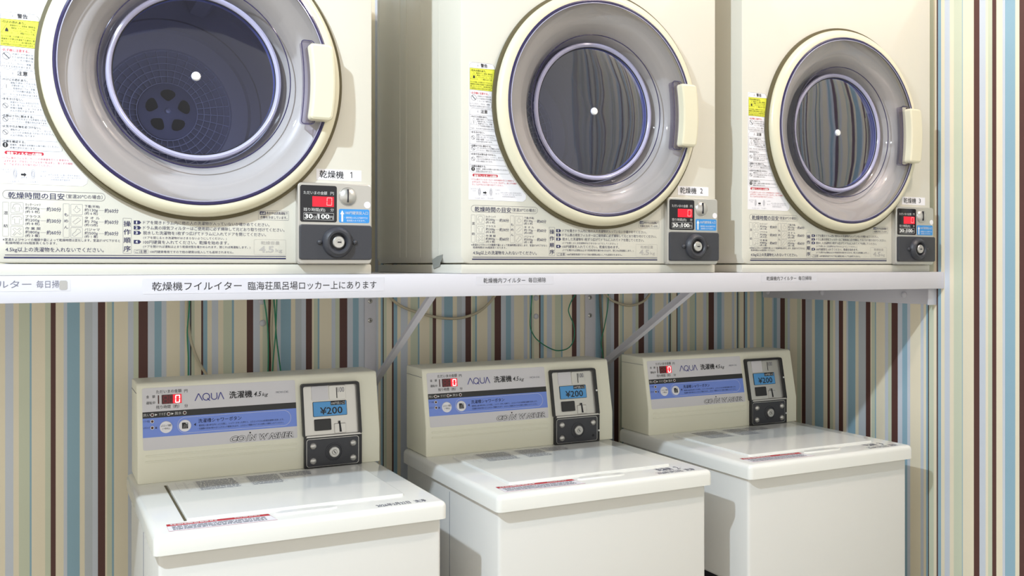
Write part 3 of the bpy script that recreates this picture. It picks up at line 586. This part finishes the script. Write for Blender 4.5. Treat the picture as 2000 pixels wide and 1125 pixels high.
# printed instructions
CM = {'n': 'ink_navy', 'g': 'ink_grey', 'f': 'ink_faint', 'k': 'ink_black', 'r': 'ink_red', 'w': 'ink_white'}
def printed(items, f, d):
    p = M()
    for it in items:
        k = it[0]
        if k == 't': text(p, it[1], it[2], it[3], it[4], it[5], f, d, CM[it[6]], it[7])
        elif k == 'b': outline(p, rrect(it[1], it[2], it[3], it[4], it[5], 6), f, d, it[6], CM[it[7]])
        elif k == 'l': rect(p, it[1], it[2], it[3]-it[4]/2, it[3]+it[4]/2, f, d, CM[it[5]])
        elif k == 'p':
            _, n_, a0, a1, zb, zt = it; zm = (zb+zt)/2
            flat(p, [(a0, zb), (a1-.003, zb), (a1, zm), (a1-.003, zt), (a0, zt)], f, d, 'ink_navy'); text(p, n_, a0+(.0036 if n_ == '1' else .0026), a0+(.0054 if n_ == '1' else .0062), zb+.0010, zt-zb-.002, f, d+.0003, 'ink_white', .015)
        elif k == 'q':
            _, n_, a0, a1, zb, zt = it; rect(p, a0, a1, zb, zt, f, d, 'ink_navy'); text(p, n_, a0+.0015, a1-.0015, zb+.0012, zt-zb-.0024, f, d+.0003, 'ink_white', .02)
    return p
p = printed(D1LOW, fd, .0003)
def icon(p, x0, x1, z0, z1, kind):
    X = lambda u: x0+(x1-x0)*u; Z = lambda v: z0+(z1-z0)*v
    S = {'shirt': [(.3, .1), (.7, .1), (.7, .55), (.85, .3), (.95, .4), (.78, .85), (.6, .92), (.4, .92), (.22, .85), (.05, .4), (.15, .3), (.3, .55)],
         'tee': [(.28, .1), (.72, .1), (.72, .6), (.88, .5), (.95, .72), (.7, .88), (.58, .84), (.42, .84), (.3, .88), (.05, .72), (.12, .5), (.28, .6)],
         'work': [(.1, .15), (.25, .1), (.5, .4), (.75, .2), (.9, .3), (.65, .55), (.9, .8), (.75, .92), (.5, .68), (.3, .9), (.1, .75), (.35, .5)],
         'under': [(.5, .12), (.85, .45), (.8, .6), (.62, .62), (.55, .88), (.42, .88), (.35, .62), (.15, .5)], 'towel': [(.1, .4), (.35, .15), (.9, .62), (.65, .88)],
         'pyjama': [(.08, .2), (.3, .08), (.6, .35), (.92, .6), (.8, .85), (.5, .92), (.4, .65), (.12, .4)]}[kind]
    outline(p, [(X(a), Z(b)) for a, b in S], fd, .0003, .0004, 'ink_grey')
bx_ = [it for it in D1LOW if it[0] == 'b' and it[5] == .0015 and it[7] == 'g' and it[6] == .0003]
for it, kd in zip(bx_, ('shirt', 'tee', 'work', 'under', 'towel', 'pyjama')): icon(p, it[1]+.001, it[2]-.001, it[3]+.001, it[4]-.001, kd)
kit.part('instruction_print', p, None, 0)
lab = M(); plate(lab, CAUT[::-1], fd, .0001, .0004, 'sticker_white'); cl_ = kit.part('caution_label', lab, None, 30)
p = M(); flat(p, YEL[::-1], fd, .0006, 'sticker_yellow'); outline(p, OUT1[::-1], fd, .0008, .0003, 'ink_black'); outline(p, OUT2[::-1], fd, .0008, .0003, 'ink_black')
plate(p, rrect(PILL[0], PILL[2], PILL[3]-.0006, PILL[1]-.0002, .004), fd, .0004, .0006, 'red_pill')
q = printed(CPRINT, fd, .0009); 
n_ = len(p.v)
for fa, mi_ in zip(q.f, q.m): p.f.append(tuple(n_+i for i in fa)); p.m.append(p.mi(q.mats[mi_]))
p.v += q.v
for kd, x, z, r in CICON:
    if kd == 'tri':
        outline(p, [(x-r, z-r*.75), (x+r, z-r*.75), (x, z+r)], fd, .0009, .00055 if r > .005 else .0003, 'ink_black')
        if z > .36 and r > .005: flat(p, [(x-r*.3, z-r*.5), (x+r*.3, z-r*.5), (x+r*.25, z-r*.1), (x, z+r*.35), (x-r*.25, z-r*.1)], fd, .0009, 'ink_black')
        else: rect(p, x-.0003, x+.0003, z-r*.5, z+r*.35, fd, .0009, 'ink_black')
    elif kd == 'no':
        outline(p, circ(x, z, r, 24), fd, .0009, .0005, 'ink_black'); flat(p, [(x-r*.75, z+r*.6), (x+r*.6, z-r*.75), (x+r*.75, z-r*.6), (x-r*.6, z+r*.75)], fd, .0009, 'ink_black')
    elif kd == 'ex':
        flat(p, circ(x, z, r, 24), fd, .0009, 'ink_black'); rect(p, x-.0006, x+.0006, z-r*.15, z+r*.65, fd, .0011, 'ink_white'); flat(p, circ(x, z-r*.5, .0007, 10), fd, .0011, 'ink_white')
    elif kd == 'oval':
        outline(p, circ(x, z, r*.55, 24, r*1.6), fd, .0009, .0004, 'ink_grey'); outline(p, circ(x, z, r*.3, 20, r*1.1), fd, .0009, .0004, 'ink_grey')
    else: flat(p, [(x-r, z-r*.35), (x+r*.1, z-r*.35), (x+r*.1, z-r*.8), (x+r, z), (x+r*.1, z+r*.8), (x+r*.1, z+r*.35), (x-r, z+r*.35)], fd, .0009, 'ink_black')
kit.part('caution_print', p, cl_, 0)
ns = kit.part('name_sticker', plate(M(), rrect(.4545, .5400, .1585, .1788, .0008), fd, .0001, .0004, 'sticker_white'), None)
for i in range(3):
    p = M(); text(p, '乾燥機', .4602, .5058, .1622, .0142, fd, .0007, 'ink_black', .004); text(p, str(i+1), .5165, .5235, .1642, .0112, fd, .0007, 'ink_black') if i else flat(p, [(.5206, .1642), (.5220, .1642), (.5220, .1754), (.5208, .1754), (.5180, .1733), (.5185, .1722), (.5206, .1737)], fd, .0007, 'ink_black')
    kit.part('name_print', p, ns, 0, only=(i,))
def fside(y, z, d): return (DL-d, y, z+H)
kit.part('torn_tape', plate(M(), [(1.8398, .0125), (1.8100, .0205), (1.7809, .0238), (1.7864, .0132), (1.7950, .0070), (1.7974, -.0005), (1.8312, -.0059)], fside, .0002, .0012, 'tape'), None, only=(1,), label='torn piece of silver grey tape')
for i, lb in enumerate(('coin dryer numbered 1, largest in view, bluish drum with filter grid behind its window', 'coin dryer numbered 2, middle one on the shelf, with torn tape on its side', 'coin dryer numbered 3, rightmost on the shelf beside the striped side wall')):
    t = thing('coin_dryer', lb, 'dryer', (DXS[i]+DORG[0], DORG[1], DORG[2]), 'coin dryers on the white shelf'); kit.place(t, i)

# ------------------------------------------------------------------ coin washers
WXS = (0.0, .63895, 1.27829); WYS = (0.0, -.01107, -.01523)
WORG = (.44, 1.945, 0)
wk = Kit(WORG)
ZL = -.456                                # top of the cover
ZBEND, YP0, YP1, ZP1 = -.386, 2.0865, 2.112, -.2526
def ys_(z): return YP0 if z <= ZBEND else YP0+(z-ZBEND)/(ZP1-ZBEND)*(YP1-YP0)
def fp(x, z, d): return (x, ys_(z)-d, z+H)
# cabinet: pressed sheet with a hand hold in the left side
mm = M(); x0, x1, y0, y1, z0, z1 = .1795, .7005, 1.6880, 2.2100, .028, -.4905+H
mm.box(x0+.002, x1, y0, y1, z0, z1, 'cabinet_white', .007, 3)
cabn = wk.part('cabinet', mm)
mm = M(); ya, yb, za, zb = 1.768, 2.06, -.868+H, -.740+H
P = [(y, z) for y, z in rrect(ya, yb, za, zb, .012, 5)]; Pi = rrect(ya+.006, yb-.006, za+.006, zb-.006, .010, 5); n = len(P)
def sx(y, z, d): return (x0+.002-d, y, z)
wk.part('hand_hold', plate(M(), Pi[::-1], sx, -.001, .0004, 'hole'), cabn)
mm = M(); vs = [sx(y, z, .0001) for y, z in P]+[sx(y, z, .0018) for y, z in rrect(ya+.002, yb-.002, za+.002, zb-.002, .011, 5)]+[sx(y, z, .0006) for y, z in Pi]
mm.add(vs, [(q*n+i, q*n+(i+1) % n, (q+1)*n+(i+1) % n, (q+1)*n+i) for q in range(2) for i in range(n)], 'cabinet_white'); wk.part('hold_rim', mm, cabn)
wk.part('side_seam', M().box(x0+.0012, x0+.003, 1.9365, 1.9372, .05, -.505+H, 'ink_grey'), cabn)
for fx in (.215, .665):
    for fy in (1.73, 2.17): wk.part('foot', M().box(fx-.022, fx+.022, fy-.022, fy+.022, 0, .03, 'black', .004), None)
# top cover
bm = bmesh.new(); bmesh.ops.create_cube(bm, size=1)
for v in bm.verts: v.co = Vector(((.172+.708)/2+v.co.x*.536, (1.672+2.216)/2+v.co.y*.544, ((ZL-.034/2)+v.co.z*.034)+H))
top_e = [e for e in bm.edges if all(v.co.z > ZL-.001+H for v in e.verts)]; ver_e = [e for e in bm.edges if abs(e.verts[0].co.z-e.verts[1].co.z) > .01]
bmesh.ops.bevel(bm, geom=top_e+ver_e, offset=.011, segments=4, affect='EDGES', profile=.5)
cov = wk.part('top_cover', M().bm(bm, 'white_plastic'))
def ft(x, y, d): return (x, y, ZL+d+H)
lid = wk.part('lid', plate(M(), rrect(.2365, .6475, 1.748, 2.052, .006), ft, .0, .0046, 'white_plastic', .0022))
wk.part('lid_gap', plate(M(), [(.2315, 1.752), (.2360, 1.752), (.2360, 2.052), (.2315, 2.052)], ft, .0001, .0006, 'gap_olive'), lid, 0, only=(0,), label='dark open gap along the left edge of the lid')
wk.part('lid_grip', plate(M(), [(.385, 1.722), (.392, 1.716), (.49, 1.7135), (.503, 1.719), (.498, 1.732), (.45, 1.7365), (.40, 1.7355)], ft, .0, .0030, 'white_plastic', .0012), lid)
p = M(); zt_ = .0049
def micro(p, x0, x1, y0, y1, rows, f, d, m, seed):
    rnd = random.Random(seed); dy = (y1-y0)/rows
    for r in range(rows):
        x = x0; yy = y1-dy*(r+.5)
        while x < x1-.002:
            wd = rnd.uniform(.002, .010); xe = min(x+wd, x1); rect(p, x, xe, yy-dy*.22, yy+dy*.22, f, d, m); x = xe+rnd.uniform(.0006, .002)
for k, (a, b, c_, d_) in enumerate(((.252, .268, 1.955, 2.045), (.270, .288, 1.955, 2.045), (.290, .372, 1.955, 2.045), (.375, .392, 2.0, 2.045), (.394, .462, 1.955, 2.045), (.465, .482, 1.955, 1.995), (.465, .532, 1.998, 2.045))):
    outline(p, [(a, c_), (b, c_), (b, d_), (a, d_)], ft, zt_, .0003, 'ink_grey')
    if b-a > .03: micro(p, a+.002, b-.002, c_+.002, d_-.002, 10 if d_-c_ > .06 else 5, ft, zt_, 'ink_grey', k)
    else:
        for q in range(2 if d_-c_ > .06 else 1):
            yy = c_+.022+q*.044; outline(p, [(a+.003, yy-.006), (b-.003, yy-.006), ((a+b)/2, yy+.007)], ft, zt_, .0006, 'ink_grey')
wk.part('caution_print', p, lid, 0)
fl = M(); plate(fl, [(.1990, 1.693), (.3825, 1.684), (.3760, 1.7315), (.1998, 1.7400)], ft, .0001, .0005, 'sticker_white'); ws = wk.part('warning_sticker', fl, None, 0, label='white warning sticker with a red border')
p = M(); A4 = [(.1990, 1.693), (.3825, 1.684), (.3760, 1.7315), (.1998, 1.7400)]; outline(p, A4, ft, .0008, .0012, 'ink_red')
flat(p, [(.1996, 1.7270), (.285, 1.7235), (.377, 1.7190), (.3760, 1.7315), (.1998, 1.7400)], ft, .0008, 'ink_red')
def fsk(x, y, d): return (x, y-.047*(x-.2), ZL+d+H)
micro(p, .206, .285, 1.7285, 1.7385, 1, fsk, .0011, 'ink_white', 3); micro(p, .315, .362, 1.731, 1.737, 1, fsk, .0011, 'ink_white', 4); micro(p, .207, .366, 1.698, 1.724, 3, fsk, .0011, 'ink_grey', 5)
wk.part('warning_print', p, ws, 0)
def date(p, yb): text(p, '2026年2月22日', .5720, .6390, yb, .0200, ft, .0006, 'ink_navy'); text(p, '洗浄', .6480, .6720, yb, .0200, ft, .0006, 'ink_navy')
p = M(); date(p, 1.686); wk.part('date_print', p, cov, 0, only=(0,))
for i in (1, 2):
    p = M(); date(p, 1.6855); text(p, '洗濯機', .5900, .6300, 1.7100, .0260, ft, .0006, 'ink_navy'); text(p, str(i+1), .6420, .6500, 1.7120, .0220, ft, .0006, 'ink_navy'); wk.part('date_print', p, cov, 0, only=(i,))
# control panel
bm = bmesh.new(); prof = [(YP0, ZL+.0002), (YP0, ZBEND), (YP1, ZP1), (YP1+.005, ZP1+.005), (2.2155, ZP1+.005), (2.2155, ZL+.0002)]
v0 = [bm.verts.new((.1835, y, z+H)) for y, z in prof]; v1 = [bm.verts.new((.7120, y, z+H)) for y, z in prof]; n = len(prof)
bm.faces.new(v0[::-1]); bm.faces.new(v1)
for i in range(n): bm.faces.new((v0[i], v0[(i+1) % n], v1[(i+1) % n], v1[i]))
bmesh.ops.recalc_face_normals(bm, faces=bm.faces)
ed = [e for e in bm.edges if abs(e.verts[0].co.x-e.verts[1].co.x) < 1e-6 and min(e.verts[0].co.y, e.verts[1].co.y) < 2.2]+[e for e in bm.edges if abs(e.verts[0].co.x-e.verts[1].co.x) > .1 and e.verts[0].co.z > -.26+H]
bmesh.ops.bevel(bm, geom=ed, offset=.0035, segments=3, affect='EDGES', profile=.5)
mm = M().bm(bm, 'panel_cream')
for zz in (-.3985, -.4105): plate(mm, rrect(.1985, .5170, zz-.0020, zz+.0020, .0019), fp, .0, .0013, 'panel_cream', .0008)
cp = wk.part('control_panel', mm)
wk.part('cap_seam', M().box(.1826, .1836, 2.112, 2.2155, -.2690+H, -.2683+H, 'ink_grey'), cp)
SX, SZ, SW, SH = .1944, -.3862, .3237, .1277
fk = SH/.1313
def fst(u, v, d): return fp(SX+u, SZ+v*fk, d)
wk.part('panel_sticker', plate(M(), rrect(0, SW, 0, .1313, .004), fst, .0001, .0005, 'sticker_grey'), cp)
p = M(); e = .0008
rect(p, 0, SW, .0673, .0805, fst, e, 'black'); rect(p, 0, SW, .0267, .0673, fst, e, 'band_blue'); e2 = .0011
text(p, 'ただいまの金額', .0279, .0789, .1184, .0075, fst, e2, 'ink_black'); text(p, '円', .0845, .0913, .1174, .0072, fst, e2, 'ink_black')
text(p, '金', .0079, .0137, .1095, .0062, fst, e2, 'ink_black'); text(p, '額', .0200, .0255, .1095, .0062, fst, e2, 'ink_black'); text(p, '運転中', .0077, .0257, .0964, .0063, fst, e2, 'ink_black')
rect(p, .0311, .0334, .0966, .1148, fst, e2, 'led_dark')
text(p, '残り時間（約）', .0273, .0733, .0856, .0075, fst, e2, 'ink_black'); text(p, '分', .0841, .0913, .0854, .0072, fst, e2, 'ink_black')
# brand lettering drawn with strokes
def stroke(p, pts, wd, m, d=e2):
    for i in range(len(pts)-1):
        a = Vector(pts[i]); b = Vector(pts[i+1]); t_ = (b-a).normalized(); nn = Vector((-t_.y, t_.x))*wd/2; a2 = a-t_*wd*.12; b2 = b+t_*wd*.12
        p.add([fst(*(a2-nn), d), fst(*(b2-nn), d), fst(*(b2+nn), d), fst(*(a2+nn), d)], [(0, 1, 2, 3)], m)
zq, hq = .0981, .0148; wd = .0017
stroke(p, [(.1063, zq), (.1135, zq+hq), (.1143, zq+hq), (.1215, zq)], wd, 'ink_blue')
stroke(p, [(.1296+.0070*math.cos(2*math.pi*i/24), zq+hq/2+.0074*math.sin(2*math.pi*i/24)) for i in range(25)], wd, 'ink_blue'); stroke(p, [(.1318, zq+.0040), (.1372, zq-.0014)], wd, 'ink_blue')
stroke(p, [(.1405, zq+hq), (.1405, zq+.0056)]+[(.1463-.0058*math.cos(math.pi*i/10), zq+.0058-.0052*math.sin(math.pi*i/10)) for i in range(11)]+[(.1521, zq+hq)], wd, 'ink_blue')
stroke(p, [(.1540, zq), (.1596, zq+hq), (.1604, zq+hq), (.1664, zq)], wd, 'ink_blue')
text(p, '洗濯機', .1783, .2274, .0982, .0158, fst, e2, 'ink_black', .018); text(p, '4.5', .2310, .2478, .0995, .0108, fst, e2, 'ink_black', .01, .25); text(p, 'kg', .2490, .2626, .0968, .0098, fst, e2, 'ink_black', 0, .25)
text(p, 'MCW-C45', .2799, .3073, .1034, .0046, fst, e2, 'ink_grey')
text(p, '洗い', .0010, .0150, .0711, .0062, fst, e2, 'ink_white', .012); text(p, 'すすぎ', .0325, .0458, .0711, .0062, fst, e2, 'ink_white', .012); text(p, '脱水', .0645, .0780, .0710, .0064, fst, e2, 'ink_white', .012)
for x in (.0271, .0597): flat(p, [(x-.0024, .0714), (x+.0026, .0738), (x-.0024, .0762)], fst, e2, 'ink_white')
text(p, 'ソフト組込', .0008, .0147, .0587, .0046, fst, e2, 'ink_navy'); text(p, 'ふたロック', .0006, .0147, .0452, .0046, fst, e2, 'ink_navy')
rect(p, .0246, .0282, .0445, .0470, fst, e2, 'ink_navy'); outline(p, [(.0252, .0470), (.0276, .0470), (.0276, .0488), (.0252, .0488)], fst, e2, .0004, 'ink_navy')
flat(p, [(.1068, .0440), (.1068, .0506), (.1022, .0473)], fst, e2, 'ink_navy')
outline(p, rrect(.0690, .3109, .0304, .0648, .0170, 10), fst, e2, .0005, 'ink_white')
text(p, '洗濯槽シャワーボタン', .1117, .2024, .0500, .0090, fst, e2, 'ink_navy', .006)
text(p, '・硬貨投入後10秒以内にふたを閉じ、シャワーボタンを押すと、ふたロックされ30秒間洗濯槽を洗浄します。', .1105, .2949, .0422, .0044, fst, e2, 'ink_navy')
text(p, '・洗濯槽の洗浄が終わるとふたロック解除されます。ふたロック解除されてから洗剤と衣類を入れてください。', .1103, .2947, .0354, .0044, fst, e2, 'ink_navy')
for bd, m_, dd in ((.07, 'ink_black', e2), (.018, 'sticker_grey', e2+.0003)):
    g_ = .0 if bd > .03 else .0007
    text(p, 'CO', .1766+g_, .2100-g_, .0028+g_, .0135-2*g_, fst, dd, m_, bd, .25); text(p, '/', .2095+g_, .2190-g_, .0028+g_, .0135-2*g_, fst, dd, m_, bd, .25); text(p, 'N', .2170+g_, .2345-g_, .0028+g_, .0135-2*g_, fst, dd, m_, bd, .25)
    text(p, 'W', .2390+g_, .2610-g_, .0028+g_, .0135-2*g_, fst, dd, m_, bd, .25); text(p, 'Λ', .2572+g_, .2722-g_, .0028+g_, .0135-2*g_, fst, dd, m_, bd, .25); text(p, 'SHER', .2700+g_, .3157-g_, .0028+g_, .0135-2*g_, fst, dd, m_, bd, .25)
flat(p, circ(.2200, .0205, .0018, 14), fst, e2, 'ink_black')
wk.part('panel_print', p, cp, 0)
wk.part('led_window', plate(M(), rrect(.0387, .0787, .0955, .1151, .0006), fst, .0005, .0013, 'led_dark'), cp)
wk.part('led_glow', plate(M(), rrect(.0610, .0786, .0958, .1148, .0006), fst, .0013, .0015, 'led_red'), cp)
p = M()
for xa, xb in ((.0412, .0505), (.0522, .0608)): seg7(p, xa, xb, .0968, .1134, fst, .0016, 'led_ghost', 'abcdefg', t=.0018)
wk.part('unlit_digits', p, cp, 0)
p = M(); seg7(p, .0655, .0752, .0968, .1134, fst, .0019, 'led_white', t=.0018); wk.part('led_digit', p, cp, 0)
for x, z in ((.0192, .0738), (.0519, .0738), (.0843, .0740), (.0189, .0601), (.0187, .0467)):
    p = M(); plate(p, circ(x, z, .0037, 20), fst, .0005, .0014, 'ink_white'); plate(p, circ(x, z, .0026, 20), fst, .0014, .0018, 'led_dark'); wk.part('indicator', p, cp)
for x, kd in ((.0460, 'lid'), (.0842, 'shower')):
    b_ = wk.part('button', plate(M(), circ(x, .0464, .0127, 40), fst, .0005, .0032, 'sticker_white', .0012), cp)
p = M(); b2 = .0035
text(p, 'ふたロック解除', .0356, .0564, .0473, .0052, fst, b2, 'ink_black'); text(p, '(一時停止)', .0385, .0536, .0415, .0042, fst, b2, 'ink_black')
wk.part('button_print', p, cp, 0); p = M()
plate(p, rrect(.0780, .0902, .0405, .0535, .001), fst, b2-.0001, b2, 'ink_black')
flat(p, [(.0842, .0528), (.0896, .0528), (.0885, .0500)], fst, b2+.0003, 'ink_white')
for k in range(4):
    for j in range(4): x = .0797+k*.0022+j*.0008; z = .0415+j*.0022; flat(p, [(x, z), (x+.0006, z+.0001), (x+.0012, z+.0012), (x+.0007, z+.0013)], fst, b2+.0003, 'ink_white')
wk.part('button_print', p, cp, 0)
# coin mechanism
mech = M(); ring(mech, rrect(.5290, .6655, ZBEND-.001, -.2680, .006, 5), rrect(.5335, .6590, ZBEND+.001, -.2735, .005, 5), fp, 0, .0105, 'black')
plate(mech, rrect(.5320, .6655, -.4562, ZBEND, .002), fp, 0, .0090, 'black', .001)
cm = wk.part('coin_mechanism', mech, None, 30, label='black coin mechanism frame')
wk.part('face_plate', plate(M(), rrect(.5335, .6590, ZBEND+.001, -.2735, .004), fp, .0001, .0028, 'steel'), cm)
wk.part('lower_lip', plate(M(), [(.5350, -.3872), (.6640, -.3872), (.6600, -.3828), (.5370, -.3828)], fp, .003, .0112, 'steel', .0008), cm)
wk.part('cover_plate', plate(M(), rrect(.5535, .5924, -.3070, -.2745, .003), fp, .0028, .0040, 'sticker_grey', .0005), cm)
wk.part('slot_plate', plate(M(), rrect(.5942, .6334, -.3070, -.2750, .003), fp, .0028, .0044, 'steel', .0006), cm)
wk.part('coin_slot', plate(M(), [(.6112, -.3038), (.6131, -.3038), (.6131, -.2797), (.6112, -.2797)], fp, .0040, .0048, 'hole'), cm, 0)
p = M(); text(p, '100', .6150, .6300, -.2908, .0112, fp, .0050, 'ink_grey'); wk.part('slot_print', p, cm, 0)
lb = M(); plate(lb, rrect(.5553, .6345, -.3428, -.3096, .0022), fp, .0028, .0042, 'ink_black'); plate(lb, rrect(.5562, .6336, -.3419, -.3105, .0015), fp, .0042, .0044, 'lcd_blue'); wk.part('price_label', lb, cm, 0)
p = M(); plate(p, rrect(.5965, .6310, -.3190, -.3105, .001), fp, .0044, .0046, 'ink_black'); text(p, '100円投入口', .5980, .6295, -.3178, .0062, fp, .0049, 'ink_white', .015); text(p, '¥200', .5713, .6235, -.3385, .0160, fp, .0047, 'ink_black', .012); wk.part('price_print', p, cm, 0)
wk.part('return_cup', plate(M(), rrect(.5570, .5955, -.3735, -.3485, .002), fp, .0028, .0066, 'black', .001), cm)
sg = M(); plate(sg, rrect(.6030, .6295, -.3815, -.3603, .0015), fp, .0028, .0062, 'steel', .0008); wk.part('slot_guide', sg, cm)
wk.part('return_slot', plate(M(), [(.6140, -.3790), (.6190, -.3790), (.6165, -.3545), (.6130, -.3545)], fp, .0060, .0068, 'hole'), cm, 0)
wk.part('lock_plate', plate(M(), rrect(.5375, .6560, -.4520, -.3915, .005), fp, .0090, .0112, 'gunmetal', .0008), cm)
wk.part('plate_edge', outline(M(), rrect(.5360, .6578, -.4530, -.3900, .006, 6), fp, .0095, .0012, 'steel'), cm, 0)
yb_ = YP0-.0112
wk.part('lock_collar', M().lathe(.5990, -.4222+H, [(.0205, yb_), (.0200, yb_-.0012), (.0180, yb_-.0014), (.0165, yb_+.0002), (.0130, yb_+.0004)], 'gunmetal', 48), cm)
wk.part('lock_barrel', M().lathe(.5990, -.4222+H, [(.0122, yb_), (.0120, yb_-.0040), (.0108, yb_-.0052), (.0060, yb_-.0052), (.0052, yb_-.0042), (.0050, yb_-.0060), (.0001, yb_-.0060)], 'steel', 40), cm)
wk.part('keyhole', plate(M(), [(.5962, -.4198), (.5975, -.4188), (.6018, -.4244), (.6006, -.4256)], lambda x, z, d: (x, yb_-.0060-d, z+H), 0, .0004, 'hole'), cm, 0)
for bx, bz, on in ((.5511, -.4056, None), (.6436, -.4056, None), (.5511, -.4392, None), (.6436, -.4392, (0, 2))):
    wk.part('bolt', M().lathe(bx, bz+H, [(.0076, yb_), (.0074, yb_-.0016), (.0058, yb_-.0040), (.003, yb_-.0052), (.0001, yb_-.0056)], 'steel', 28), cm, only=on)
wk.part('bolt_hole', M().disc(.6436, -.4392+H, yb_-.0006, .0035, 'hole', 24), cm, 0, only=(1,))
for z_, o_ in ((-.325, (1, 2)), (-.428, (1, 2))): wk.part('rivet', M().lathe(.6622, z_+H, [(.0026, ys_(z_)-.0088), (.0024, ys_(z_)-.0112), (.0001, ys_(z_)-.0118)], 'ink_white', 16), cm, only=o_)
for i, lb in enumerate(('coin washer nearest the camera, under dryer 1, dark gap left of its lid', 'middle coin washer, with one bolt missing from its coin mechanism', 'rightmost coin washer, standing next to the striped side wall')):
    t = thing('coin_washer', lb, 'washing machine', (WXS[i]+WORG[0], WYS[i]+WORG[1], 0), 'coin washers under the shelf'); wk.place(t, i)
